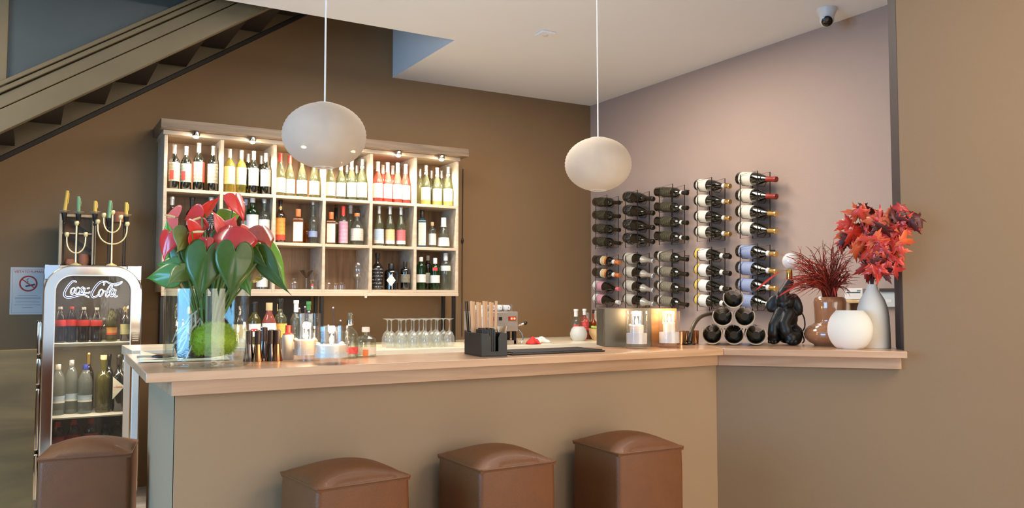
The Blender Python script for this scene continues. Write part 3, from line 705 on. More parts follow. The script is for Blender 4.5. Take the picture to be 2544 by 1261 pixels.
# bottles in the far corner
for d, px, py, kd, m, R, cp, lb in (
    ('clear bottle with white cap in the corner by the pink wall', 1431, 768, 'spirit', M_bottleclr, .046, (M_white, .76, 1.0), [(L_red, .36, .5, 60)]),
    ('red liqueur bottle with white cap in the corner', 1452, 767, 'spirit', M_bottleros, .040, (M_white, .80, 1.0), [(L_red, .3, .6, A)]),
    ('olive sparkling bottle with white foil neck in the corner', 1467, 777, 'champagne', M_bottleoli, .040, (M_silver, .66, 1.0), ()),
    ('amber bottle with thin black stopper in the corner', 1474, 769, 'slim', M_bottleamb, .030, (M_dkcap, .88, 1.0), ()),
    ('coral coloured bottle with tall white neck in the corner', 1486, 773, 'burgundy', pm('coral_glass', (222, 96, 76), .12, coat=.6), .046, (M_white, .62, 1.0), ())):
    kb(d, px, py, kd, m, R, cp, lb, Y=6.0 + .06 * ((px % 3) - 1), grp='bottles in the far corner')
p = onY(1431, 860, 5.82)
rj = thing('round_jar', 'round white frosted jar in front of the corner bottles', 'jar', (p.x, 5.78, ZK + .0006))
MB().lathe([(0, 0), (.05, 0), (.07, .03), (.074, .06), (.06, .10), (.045, .118), (0, .12)], 20).build('jar_body', glass('frosted_glass', (232, 232, 226), rough=.25, body=.6), rj)
MB().tube([(-.05, 0, .115), (-.078, 0, .10), (-.082, 0, .06), (-.068, 0, .03)], .005, 6).build('handle', M_glass, rj)
p = onY(1486, 855, 5.82)
wb = thing('wooden_bowl', 'pale wooden bowl filled with green lime wedges', 'bowl', (p.x, 5.78, ZK + .0006))
MB().lathe([(0, 0), (.07, 0), (.10, .05), (.106, .098), (.098, .098), (.09, .05), (.06, .012), (0, .012)], 24).build('bowl', wood('pale_bowl_wood', (214, 168, 112), (234, 196, 142)), wb)
M_lime = pm('lime_wedge', (176, 196, 84), .4, var=.2, scale=20)
for i in range(8):
    a = i * 6.283 / 7; r = .062 if i < 7 else 0
    lw = MB().ball((0, 0, 0), .026, .011, .015, 10).build('lime_wedge', M_lime, None)
    lw.location = (p.x + r * math.cos(a), 5.78 + r * math.sin(a), ZK + (.106 if i < 7 else .120)); lw.rotation_euler = (rnd.uniform(-.3, .3), rnd.uniform(-.5, .5), a + rnd.uniform(-.3, .3))
    tag(lw, 'green lime wedge lying in the pale wooden bowl', 'lime', 'lime wedges in the wooden bowl')

# wine glasses upside down
def wglass(px, Y, lab):
    t = thing('wine_glass', lab, 'wine glass', (onY(px, 860, Y).x, Y, ZK), 0, 'upturned wine glasses on the back counter')
    key = 'wgb'
    if key not in _mc:
        cm = glass('wine_glass_crystal', (238, 240, 236), refl=1.0, body=.12, ior=1.8)
        _mc[key] = MB().lathe([(.036, 0), (.042, .03), (.040, .07), (.026, .105), (.007, .122)], 20).mesh('bowl', cm, 60)
        _mc['wgs'] = MB().lathe([(.007, .122), (.0042, .14), (.0042, .192), (.010, .202)], 12).mesh('stem', cm, 60)
        _mc['wgf'] = MB().lathe([(.010, .202), (.034, .207), (.034, .210), (0, .210)], 20).mesh('foot', cm, 30)
    link('bowl', _mc['wgb'], t); link('stem', _mc['wgs'], t); link('foot', _mc['wgf'], t)
for r_, (Y, pxs) in enumerate(((5.56, (996, 1028, 1058, 1087, 1116)), (5.66, (972, 1008, 1041, 1071, 1101)), (5.76, (962, 990, 1022, 1052, 1082)))):
    for i, px in enumerate(pxs):
        wglass(px, Y, 'upturned wine glass, %s from the white-capped bottle in the %s row' % (ORD[i], ('front', 'middle', 'rear')[r_]))

# ================================================================ espresso machine
ex = thing('espresso_machine', 'steel espresso machine with red-lit buttons on the back counter', 'coffee machine', (3.185, 5.62, ZK + .0006))
MB().box(-.155, .155, 0, .34, .10, .255).build('housing', M_steel, ex, bevel=.006)
MB().box(-.155, .155, .0, .34, .0, .03).build('drip_tray', M_steel, ex, bevel=.004)
MB().box(-.15, .15, .12, .33, .03, .10).build('rear_panel', M_black, ex, 0)
for x in (-.14, .115):
    MB().box(x, x + .025, .0, .03, .0, .10).build('leg', M_black, ex, bevel=.002)
M_led = pm('red_button_glow', (240, 90, 60), .4, emit=(255, 80, 50), estr=6.0)
for x0 in (-.135, .065):
    sw = MB().box(x0, x0 + .07, -.004, .0, .185, .215).build('switch_panel', M_redcap, ex, 0)
    for i in (0, 1):
        MB().box(x0 + .008 + .026 * i + (.012 if x0 > 0 else 0), x0 + .024 + .026 * i + (.012 if x0 > 0 else 0), -.0065, -.0041, .193, .208).build('button', M_led, sw, 0)
MB().box(-.02, .008, -.003, 0, .188, .213).build('gauge', M_black, ex, 0)
MB().lathe([(0, 0), (.05, 0), (.055, .04), (.06, .06), (0, .06)], 20, (-.02, -.02, .085)).build('group_head', M_chrome, ex)
MB().tube([(-.02, -.05, .075), (-.02, -.13, .066)], [.012, .010], 10).build('portafilter_handle', M_black, ex)
MB().tube([(-.11, -.01, .17), (-.075, -.05, .12), (-.045, -.07, .03)], .005, 8).build('steam_pipe', M_chrome, ex)
MB().tube([(.156, .03, .14), (.175, .0, .15), (.20, -.01, .158)], .008, 8).build('steam_lever', M_chrome, ex)
MB().ball((.215, -.012, .163), .017, n=12).build('lever_knob', M_black, ex)
MB().tube([(.165, .02, .12), (.18, -.01, .085), (.19, -.02, .05), (.17, -.03, .008)], .005, 8).build('steam_wand', M_chrome, ex)
cupm = MB().lathe([(0, 0), (.02, 0), (.032, .02), (.035, .05), (.032, .05), (.028, .022), (0, .006)], 18).mesh('cup_wall', M_ceramic, 60)
cuph = MB().tube([(.033, 0, .042), (.052, 0, .036), (.048, 0, .016), (.030, 0, .016)], .004, 6).mesh('cup_handle', M_ceramic)
k = 0
for x in (-.115, -.05, .015, .08):
    for y in (.07, .17):
        c_ = thing('coffee_cup', 'white coffee cup on the espresso machine, %s in the %s row' % (ORD[k // 2], 'front' if y < .1 else 'back'), 'cup', (3.185 + x, 5.62 + y, ZK + .2565 + .0), (-1.4 if y < .1 else 1.4) + rnd.uniform(-.2, .2), 'cups on the espresso machine')
        link('cup_wall', cupm, c_); link('cup_handle', cuph, c_); k += 1
tg = thing('upturned_tumbler', 'clear tumbler turned over on the cup tray beside the cups', 'glass', (3.185 + .13, 5.62 + .06, ZK + .2565))
MB().lathe([(.024, 0), (.020, .055), (0, .056)], 16).build('wall', M_glass, tg)
# upturned stack of glasses on the far side of the straws
p = onY(1190, 800, 5.70)
for i in range(2):
    t = thing('milk_jug', 'tall frosted glass jug beside the espresso machine' if i == 0 else 'small upturned glass cup on top of the frosted jug', 'jug' if i == 0 else 'glass', (3.01 - .01, 5.62 - .06, ZK + (.0 if i == 0 else .2205)))
    if i == 0: MB().lathe([(0, 0), (.03, 0), (.036, .22), (.0, .22)], 16).build('jug_wall', glass('frosted_glass'), t)
    else: MB().lathe([(.030, 0), (.034, .025), (.026, .055), (.0, .06)], 14).build('cup_wall', M_ceramic, t)
def cloth(name, label, cx, cy, z, sx, sy, h, m, seed):
    r2 = random.Random(seed); ph = [r2.uniform(0, 6) for _ in range(6)]
    def f(u, v):
        x = (u - .5) * 2; y = (v - .5) * 2
        hh = h * max(0, (1 - x * x) * (1 - y * y)) ** .5 * (.7 + .3 * math.sin(5 * x + ph[0]) * math.cos(4 * y + ph[1]) + .2 * math.sin(9 * x + 7 * y + ph[2]))
        return (x * sx * (1 + .12 * math.sin(4 * y + ph[3])), y * sy * (1 + .15 * math.sin(5 * x + ph[4])), .002 + abs(hh))
    o = MB().grid(f, 16, 16).build(name, m, None, 80); o.location = (cx, cy, z)
    so = o.modifiers.new('thick', 'SOLIDIFY'); so.thickness = .003; so.offset = 1
    return tag(o, label, 'cloth')
M_rcloth = pm('red_cloth', (196, 44, 40), .8, bump=.6, bscale=220); M_wcloth = pm('white_cloth', (232, 226, 216), .85, bump=.6, bscale=220)
q_ = onY(1303, 862, 5.58); cloth('dish_cloth', 'crumpled red dish cloth beside the espresso machine', q_.x + .045, 5.53, ZK + .0006, .045, .05, .05, M_rcloth, 1)
q_ = onY(1335, 862, 5.62); cloth('dish_cloth', 'crumpled white dish cloth beside the red one', q_.x + .05, 5.66, ZK + .0006, .07, .06, .05, M_wcloth, 2)

# ================================================================ drinks fridge
YFR = 5.90
FX0, FX1 = onY(109, 720, YFR).x, onY(351, 720, YFR).x
FW = FX1 - FX0
fr = thing('drinks_fridge', 'retro chrome drinks fridge with arched glass door and glowing script sign', 'fridge', (FX0, YFR, 0))
FT = 1.545
M_liner = pm('dark_fridge_liner', (60, 46, 40), .5, var=.1); M_linerl = pm('beige_fridge_liner', (150, 140, 122), .5, var=.06)
MB().box(0, .02, .03, .50, .06, FT).build('side_panel', M_steel, fr, bevel=.003)
MB().box(FW - .02, FW, .03, .50, .06, FT).build('side_panel', M_steel, fr, bevel=.003)
MB().box(.021, FW - .021, .03, .50, FT - .03, FT).build('top_panel', M_steel, fr, bevel=.003)
MB().box(.021, FW - .021, .48, .50, 1.05, FT - .031).build('back_panel', M_liner, fr, 0)
MB().box(.021, FW - .021, .48, .50, .06, 1.049).build('back_panel', M_linerl, fr, 0)
MB().box(0, FW, .03, .50, .0, .06).build('plinth', M_black, fr, 0)
# arched chrome surround: outer arch and inner opening
def arch(x0, x1, zt, zb, r, n=10):
    pts = [(x0, zb)]
    for i in range(n + 1):
        a = math.pi - (math.pi / 2) * i / n; pts.append((x0 + r + r * math.cos(a), zt - r + r * math.sin(a)))
    for i in range(n + 1):
        a = math.pi / 2 - (math.pi / 2) * i / n; pts.append((x1 - r + r * math.cos(a), zt - r + r * math.sin(a)))
    pts.append((x1, zb)); return pts
def band(po, pi, y0, y1, yin):
    mb = MB(); n = len(po)
    vs = [(x, y0, z) for x, z in po] + [(x, y0, z) for x, z in pi] + [(x, yin, z) for x, z in pi] + [(x, y1, z) for x, z in po]
    fs = []
    for i in range(n - 1):
        fs += [(i, i + 1, n + i + 1, n + i), (n + i, n + i + 1, 2 * n + i + 1, 2 * n + i), (3 * n + i, 3 * n + i + 1, i + 1, i)]
    return mb.add(vs, fs)
g0, g1 = onY(136, 760, YFR).x - FX0, onY(325, 760, YFR).x - FX0
gz = onY(230, 684, YFR).z
po = arch(.0, FW, FT - .004, .10, .165); pi_ = arch(g0, g1, gz, .10, .10)
band(po, pi_, -.012, .03, .02).build('arch_frame', M_chrome, fr, 30)
MB().tube([(x, -.013, z) for x, z in po], .0045, 6).build('arch_trim', M_chrome, fr)
MB().tube([(x, -.013, z) for x, z in pi_], .004, 6).build('arch_trim', M_white, fr)
for sx in (0, 1):
    x0 = 0 if sx == 0 else FW - .085
    MB().box(x0, x0 + .085, .005, .03, FT - .09, FT + .003).build('corner_plate', pm('bluish_chrome', (176, 190, 204), .16, metal=.9), fr, bevel=.003)
MB().prismY(arch(g0, g1, gz, .10, .10), .012, .016).build('door_glass', glass('fridge_glass', (226, 224, 216), refl=.45, body=.02), fr, 0)
for z in (onY(200, 853, YFR).z, onY(200, 1036, YFR).z, .32):
    MB().box(g0 + .002, FW - .022, .035, .45, z - .010, z).build('shelf', M_white, fr, bevel=.001)
# rounded chrome side modules
for z0, z1 in ((.985, 1.20), (.80, .97), (.40, .785), (.10, .385)):
    MB().box(-.035, -.0005, -.01, .34, z0, z1).build('side_module', M_chrome, fr, bevel=.014, bseg=4)
for i in range(5):
    z = 1.06 + .014 * i
    MB().box(g1 + .012, FW - .012, -.0155, -.0125, z, z + .006).build('vent_slat', M_steel, fr, 0)
# glowing script sign
SC = [
 [(432, 238), (418, 228), (398, 230), (368, 256), (338, 296), (318, 336), (314, 364), (328, 382), (356, 388), (398, 382), (440, 370), (480, 364), (520, 368), (556, 388)],
 [(408, 292), (390, 302), (378, 328), (382, 350), (398, 350), (412, 330), (418, 304), (408, 292)],
 [(462, 300), (452, 290), (436, 298), (424, 326), (430, 350), (448, 348), (464, 330)],
 [(508, 302), (494, 290), (478, 304), (470, 332), (478, 350), (494, 344), (508, 316), (512, 294), (504, 330), (510, 350), (528, 342)],
 [(536, 300), (562, 294)], [(528, 342), (548, 346), (566, 330)],
 [(700, 268), (706, 248), (694, 234), (664, 240), (626, 276), (594, 326), (582, 362), (594, 384), (620, 382), (650, 358)],
 [(690, 238), (722, 232), (756, 248), (790, 258), (832, 252), (880, 236), (846, 262), (806, 272)],
 [(682, 308), (664, 318), (652, 344), (656, 370), (672, 370), (688, 350), (694, 324), (682, 308)],
 [(694, 330), (716, 326)],
 [(772, 262), (750, 290), (730, 336), (722, 368), (734, 380), (752, 360)],
 [(772, 262), (784, 272), (774, 300), (752, 340)],
 [(812, 318), (796, 306), (778, 322), (766, 350), (772, 372), (790, 366), (808, 334), (816, 312), (804, 354), (812, 380), (834, 372)]]
M_neon = pm('white_blue_neon', (226, 236, 255), .4, emit=(206, 224, 255), estr=3.2)
M_neonbk = pm('deep_blue_acrylic', (24, 36, 84), .3, emit=(40, 66, 150), estr=.5)
def catmull(P, k=4):
    out = []
    for i in range(len(P) - 1):
        p0, p1, p2, p3 = P[max(0, i - 1)], P[i], P[i + 1], P[min(len(P) - 1, i + 2)]
        for j in range(k):
            t = j / k
            out.append(tuple(.5 * (2 * p1[a] + (p2[a] - p0[a]) * t + (2 * p0[a] - 5 * p1[a] + 4 * p2[a] - p3[a]) * t * t + (3 * p1[a] - p0[a] - 3 * p2[a] + p3[a]) * t ** 3) for a in range(len(p1))))
    out.append(P[-1]); return out
def to_local(zx, zy, dy):
    p = onY(80 + zx / 3.94, 640 + zy / 3.94, YFR + dy); return Vector((p.x - FX0, dy, p.z))
neon = MB(); back = MB()
for st_ in SC:
    c = catmull(st_); n = len(c); Lf = []; Rt = []
    big = len(st_) > 9
    for i in range(n):
        a = c[max(0, i - 1)]; b = c[min(n - 1, i + 1)]
        dx, dy = b[0] - a[0], b[1] - a[1]; l = math.hypot(dx, dy) or 1
        ww = (8.5 if big else 6.0) * (0.55 + .45 * math.sin(math.pi * i / (n - 1)))
        Lf.append((c[i][0] - dy / l * ww, c[i][1] + dx / l * ww)); Rt.append((c[i][0] + dy / l * ww, c[i][1] - dx / l * ww))
    neon.tube([to_local(x, y, .022) for x, y in Lf + Rt[::-1]], .0016, 5, True)
    for i in range(n - 1):
        q4 = [to_local(*p_, .026) for p_ in (Lf[i], Lf[i + 1], Rt[i + 1], Rt[i])]
        back.add(q4, [(0, 1, 2, 3)])
ns = back.build('neon_script', M_neonbk, fr, 0); ns['label'] = 'glowing white neon script sign'
neon.build('neon_tube', M_neon, ns)
l = bpy.data.lights.new('fridge_top_fill', 'AREA'); l.shape = 'RECTANGLE'; l.size = .40; l.size_y = .05; l.energy = 6.0; l.color = (1, .9, .78)  # added fill inside the fridge top to brighten the bottles
lo_ = bpy.data.objects.new('fridge_top_fill_light', l); C.objects.link(lo_); lo_.parent = fr; lo_.location = (FW / 2, .12, FT - .04)
l2 = bpy.data.lights.new('fridge_shelf_fill', 'AREA'); l2.shape = 'RECTANGLE'; l2.size = .40; l2.size_y = .03; l2.energy = 4.0; l2.color = (1, .9, .76)  # second added fill, brightens the middle shelf below the blocking one
lp_ = bpy.data.objects.new('fridge_shelf_fill_light', l2); C.objects.link(lp_); lp_.parent = fr; lp_.location = (FW / 2, .06, onY(200, 853, YFR).z - .014)
# bottles inside
zf1, zf2, zf3 = onY(200, 853, YFR).z, onY(200, 1036, YFR).z, .32
def fb(desc, px, py, z, kind, m, R, cap, labs, Y=6.10, name='soda_bottle'):
    p = onY(px, py, Y); return bottle(desc, (p.x, Y, z + .0005), max(.08, p.z - z), R, kind, m, cap, labs, group='bottles in the drinks fridge', name=name)
M_cola = pm('cola_brown', (30, 15, 10), .08, coat=.8)
L_cola = pm('cola_red_label', (196, 50, 44), .4, var=.05)
for i, (px, py) in enumerate(((150, 762), (179, 762), (209, 763), (241, 764))):
    fb('cola bottle with red band, %s on the top fridge shelf' % ORD[i], px, py, zf1, 'cola', M_cola, .036, ([M_silver, M_redcap, M_silver, M_silver][i], .93, 1.0), [(L_cola, .46, .64, 360)])
fb('amber lemonade bottle with orange label on the top fridge shelf', 279, 764, zf1, 'cola', M_bottleoli, .036, (M_dkcap, .93, 1.0), [(L_orange, .2, .42, 150)])
fb('dark beer bottle at the end of the top fridge shelf', 312, 762, zf1, 'bordeaux', M_bottlebrn, .030, (M_gold, .85, 1.0), [(L_straw, .2, .5, A)])
fb('small clear tonic bottle on the top fridge shelf', 261, 790, zf1, 'spirit', M_bottleclr, .024, (M_silver, .9, 1.0), [])
M_water = glass('water_bottle_plastic', (214, 222, 222), body=.12)
for i, (px, py) in enumerate(((145, 905), (179, 895), (213, 905))):
    fb('clear water bottle, %s on the middle fridge shelf' % ORD[i], px, py, zf2, 'water', M_water, .043, (M_silver if i < 2 else pm('blue_cap', (36, 50, 130), .4), .90, 1.0), [(L_sky, .24, .38, 200)])
fb('tall dark bottle behind the water bottles in the fridge', 221, 875, zf2, 'bordeaux', M_bottlebrn, .034, (M_gold, .8, 1.0), [], Y=6.24)
fb('yellow-green soda bottle on the middle fridge shelf', 258, 882, zf2, 'spirit', M_bottleoli, .045, (M_cork, .92, 1.0), [(L_olive, .05, .10, 200)])
fb('dark green beer bottle on the middle fridge shelf', 272, 880, zf2, 'bordeaux', M_bottle, .030, (M_dkcap, .9, 1.0), [], Y=6.25)
av = fb('black bitter liqueur bottle with cream triangle label in the fridge', 297, 880, zf2, 'spirit', M_bottleblk, .042, (M_dkcap, .82, 1.0), [])
for s_ in (1,):
    hh = onY(297, 880, 6.10).z - zf2
    MB().add([(-.036, -.0435, .62 * hh), (.034, -.0435, .44 * hh), (-.036, -.0435, .22 * hh)], [(0, 1, 2)]).build('label', L_cream, av, 0)
    text_mesh('label_lettering', 'AVERNA', .0145, M_redfoil, av, Matrix.Translation((-.004, -.0442, .43 * hh)) @ Matrix.Rotation(math.pi / 2, 4, 'X'), .0002)
fb('green sparkling bottle at the end of the middle fridge shelf', 308, 893, zf2, 'champagne', M_bottlegrn, .034, (M_silver, .7, 1.0), [], Y=6.26)
for i, (px, py) in enumerate(((144, 1048), (184, 1042), (227, 1038))):
    fb('large cola bottle with red cap, %s on the low fridge shelf' % ORD[i], px, py, zf3, 'cola', M_cola, .044, (M_redfoil, .86, 1.0), [(L_cola, .4, .6, 360)])
for i, (px, py) in enumerate(((264, 1052), (292, 1050))):
    fb('large dark soda bottle with purple cap, %s on the low fridge shelf' % ORD[i], px, py, zf3, 'cola', M_cola, .044, (pm('purple_cap', (54, 44, 92), .4), .88, 1.0), [])

# ---------------------------------------------------------------- on top of the fridge
ZT = FT + .0035
YT = 6.05
M_brass = pm('pale_brass', (240, 218, 158), .35, metal=.35, var=.08, coat=.3)
def candelabra(label, cpx, cups, Us, Y=YT - .06):
    base = onY(cpx[0], 650, Y)
    t = thing('candelabra', label, 'candelabra', (base.x, Y, ZT))
    P = lambda px, py: onY(px, py, Y) - Vector((base.x, Y, ZT))
    tz = P(*cpx).z
    MB().lathe([(0, 0), (.032, 0), (.034, .006), (.012, .014), (.006, .02), (0, .02)], 18).build('base', M_brass, t)
    MB().tube([(0, 0, .015), (0, 0, tz)], .0052, 8).build('stem', M_brass, t)
    def cup(p): return MB().lathe([(0, -.004), (.008, 0), (.014, .012), (.015, .022), (.011, .03), (.008, .03), (.008, .012), (0, .01)], 12, p).build('candle_cup', M_brass, t)
    cup((0, 0, tz))
    for (lx, ly), (rx, ry), yb in Us:
        a = P(lx, ly); b = P(rx, ry); c0 = P(cpx[0], yb); pts = []
        for i in range(15):
            s = i / 14; an = math.pi * s
            x = a.x + (b.x - a.x) * (1 - math.cos(an)) / 2; zt2 = a.z + (b.z - a.z) * s
            pts.append((x, 0, zt2 - (zt2 - c0.z) * math.sin(an) ** .7))
        MB().tube(pts, .0045, 8).build('arm', M_brass, t); cup(a); cup(b)
    return t
candelabra('small three-cup brass candelabra on top of the fridge', (188, 560), 0, [((166, 588), (213, 588), 628)])
candelabra('large five-cup brass candelabra on top of the fridge', (277, 533), 0, [((258, 540), (300, 545), 577), ((243, 556), (316, 562), 606)])
M_yel = pm('yellow_candle_wax', (230, 186, 84), .45, trans=.2); M_grn = pm('sage_green_candle_wax', (126, 166, 120), .45, trans=.2)
for i, (px, pyt, pyb, m, tilt, nm) in enumerate(((160, 473, 527, M_yel, .10, 'tall leaning yellow'), (195, 488, 530, M_grn, -.03, 'slim green'), (236, 499, 530, M_yel, 0, 'short yellow'), (270, 498, 541, M_grn, .06, 'dripping green'), (313, 503, 537, M_yel, 0, 'glowing short yellow'))):
    Y = YT + .07
    pb = onY(px, pyb, Y); hz = pb.z - ZT
    t = thing('candlestick', 'black candlestick with glass drip pan under the %s candle' % nm if i != 3 else 'slender black candlestick holding the dripping green candle', 'candlestick', (pb.x, Y, ZT), 0, 'candlesticks on the fridge')
    MB().lathe([(0, 0), (.022, 0), (.022, .004), (.004, .012), (.0035, hz - .085), (.009, hz - .078), (.009, hz - .066), (.004, hz - .06), (.012, hz - .05), (.018, hz - .004), (0, hz - .004)], 14).build('stick', M_black, t)
    if i != 3: MB().lathe([(.008, hz - .006), (.025, hz - .0), (.036, hz + .010), (.035, hz + .012), (.024, hz + .003), (.008, hz - .002)], 20).build('drip_pan', glass('drip_pan_glass', (226, 216, 198), body=.25), t)
    ht = onY(px, pyt, Y).z - pb.z
    cn = thing('taper_candle', '%s taper candle in a candlestick on the fridge' % nm, 'candle', (pb.x, Y, pb.z + .0005), 0, 'candles on the fridge'); cn.rotation_euler = (0, tilt, 0)
    MB().lathe([(0, 0), (.0125, 0), (.0115, ht * .5), (.0105, ht), (.004, ht + .002), (0, ht)], 12).build('wax', m, cn)
    MB().tube([(.011, -.005, ht * .9), (.013, -.006, ht * .6), (.0125, -.006, ht * .4)], [.003, .004, .002], 6).build('wax_drip', m, cn)
    MB().tube([(0, 0, ht), (.001, 0, ht + .008)], .001, 5).build('wick', M_black, cn)
# wooden crate frame with pots
cx0, cx1 = onY(146, 600, YT + .18).x, onY(237, 600, YT + .18).x; cz1 = onY(190, 533, YT + .18).z
cr = thing('display_crate', 'tall open wooden crate with crossed slats behind the candles', 'crate', (cx0, YT + .16, ZT))
cw, ch = cx1 - cx0, cz1 - ZT
M_crate = wood('pale_crate_wood', (186, 156, 116), (222, 200, 164), .5, 'Z', 2, 10); M_cr2 = wood('brown_crate_back', (120, 88, 62), (160, 122, 88), .5, 'Z', 2, 10)
MB().box(0, .018, 0, .12, 0, ch).build('side_board', M_crate, cr, bevel=.001)
MB().box(cw - .022, cw, 0, .12, 0, ch).build('side_board', M_crate, cr, bevel=.001)
MB().box(.0185, cw - .0225, 0, .12, ch - .016, ch).build('top_board', M_crate, cr, bevel=.001)
MB().box(.0185, cw - .0225, .005, .115, ch * .62, ch * .62 + .010).build('shelf', M_crate, cr, bevel=.001)
MB().box(.0185, cw - .0225, .108, .12, 0, ch - .0165).build('back_panel', M_cr2, cr, 0)
for z0, z1 in ((ch * .92, ch * .58), (ch * .60, ch * .30)):
    MB().obox((cw * .55, .02, (z0 + z1) / 2), cw * .82, .012, .022, Matrix.Rotation(.62, 3, 'Y')).build('slat', M_stairdark, cr, 0)
M_terra = pm('terracotta', (190, 118, 84), .7, var=.1, scale=14)
for i, (fx_, r, h) in enumerate(((.70, .035, .085), (.32, .03, .05))):
    lathe_thing('clay_pot', ('tall terracotta pot' if i == 0 else 'small terracotta pot') + ' inside the open wooden crate', 'pot', (cx0 + cw * fx_, YT + .22, ZT), [(0, 0), (r * .7, 0), (r, h * .5), (r * .8, h), (r * .7, h), (r * .85, h * .5), (0, .01)], M_terra, part='pot_wall')
# terracotta cup on a stand at the rear
pp = onY(293, 552, YT + .22)
ts = thing('tall_pot_stand', 'thin twin-rod metal stand behind the large candelabra', 'stand', (pp.x, YT + .22, ZT))
for dx in (-.045, .035): MB().tube([(dx, 0, 0), (dx, 0, pp.z - ZT - .004)], .004, 6).build('rod', M_dkcap, ts)
MB().box(-.055, .045, -.03, .03, pp.z - ZT - .004, pp.z - ZT).build('shelf', M_dkcap, ts)
lathe_thing('clay_pot', 'terracotta cup on the thin stand behind the large candelabra', 'pot', (pp.x + .004, YT + .22, pp.z + .0005), [(0, 0), (.036, 0), (.04, .07), (.036, .07), (.032, .01), (0, .01)], M_terra, part='pot_wall')

# ---------------------------------------------------------------- no-smoking notice
p0 = onY(25, 663, YW - .004); p1 = onY(23, 781, YW - .004); p2 = onY(112, 783, YW - .004)
sw_, sh_ = p2.x - p1.x, p0.z - p1.z
sg = thing('no_smoking_sign', 'white no-smoking notice taped to the brown wall beside the fridge', 'sign', (p1.x, YW - .003, p1.z), 0)
M_paper = pm('notice_paper', (214, 206, 198), .7, var=.03); M_signred = pm('notice_red', (196, 70, 58), .6); M_ink = pm('notice_ink', (70, 64, 60), .6); M_grayink = pm('notice_grey', (150, 144, 138), .6)
MB().box(0, sw_, -.001, .002, 0, sh_).build('sheet', M_paper, sg, 0)
RX = Matrix.Rotation(math.pi / 2, 4, 'X')
text_mesh('heading', 'VIETATO FUMARE', .0235, M_signred, sg, Matrix.Translation((sw_ * .52, -.0016, sh_ * .905)) @ RX, .0002, .15, space=.92)
cx_, cz_ = sw_ * .50, sh_ * .655; r_ = sh_ * .155
MB().tube([(cx_ + r_ * math.cos(a * .2618), -.0015, cz_ + r_ * math.sin(a * .2618)) for a in range(24)], .0048, 4, True).build('prohibition_ring', M_signred, sg)
MB().obox((cx_, -.0014, cz_), r_ * 2, .001, .008, Matrix.Rotation(math.radians(38), 3, 'Y')).build('prohibition_bar', M_signred, sg, 0)
MB().obox((cx_ + .012, -.0012, cz_ - .012), r_ * 1.15, .001, .011, Matrix.Rotation(math.radians(-14), 3, 'Y')).build('cigarette', M_ink, sg, 0)
MB().tube([(cx_ - .01, -.0012, cz_ + .0), (cx_ - .002, -.0012, cz_ + .014), (cx_ - .010, -.0012, cz_ + .024), (cx_ + .002, -.0012, cz_ + .036)], .003, 4).build('smoke_curl', M_grayink, sg)
for i, (zf, ln) in enumerate(((.40, .55), (.36, .72), (.33, .72), (.26, .66), (.20, .75), (.14, .3))):
    MB().box(sw_ * (.5 - ln / 2), sw_ * (.5 + ln / 2), -.0014, -.0010, sh_ * zf, sh_ * zf + .0028).build('text_line', M_grayink, sg, 0)
for a, b_ in (((.06, .96), (.94, .96)), ((.06, .04), (.94, .04)), ((.06, .04), (.06, .96)), ((.94, .04), (.94, .96))):
    MB().box(sw_ * a[0] - .0008, sw_ * b_[0] + .0008, -.0014, -.0010, sh_ * a[1] - .0008, sh_ * b_[1] + .0008).build('border_line', M_grayink if a != (.06, .96) else M_signred, sg, 0)

# ================================================================ wire wine racks on the pink wall
XB = 4.545
RACK = [  # column: (front loop px, back loop px, (upper y top, y bottom), (lower y top, y bottom))
 ((1480, 1508), (1508, 1536), (488, 616), (633, 762)),
 ((1554, 1584), (1583, 1613), (476, 613), (629, 765)),
 ((1638, 1671), (1669, 1701), (460, 606), (623, 767)),
 ((1732, 1768), (1763, 1801), (444, 598), (617, 770)),
 ((1839, 1882), (1870, 1913), (428, 590), (609, 773))]
RB = [  # bottles: base x, tip x, [(y base, y tip)]
 [(1479, 1539), [(501, 503), (533, 537), (566, 571), (598, 604), (644, 652), (675, 684), (708, 718), (740, 751)]],
 [(1556, 1624), [(488, 494), (521, 529), (556, 565), (590, 600), (640, 648), (673, 685), (707, 721), (741, 755)]],
 [(1632, 1708), [(476, 479), (513, 516), (549, 553), (585, 591), (634, 644), (671, 681), (707, 720), (743, 757)]],
 [(1733, 1814), [(459, 462), (497, 501), (536, 542), (574, 581), (630, 637), (668, 679), (706, 719), (743, 756)]],
 [(1837, 1929), [(443, 445), (484, 488), (524, 531), (565, 574), (623, 631), (663, 674), (705, 716), (743, 758)]]]
COLN = ['rack column at the corner', 'second rack column from the corner', 'third rack column from the corner', 'fourth rack column from the corner', 'rack column beside the red leaves']
AR = 200
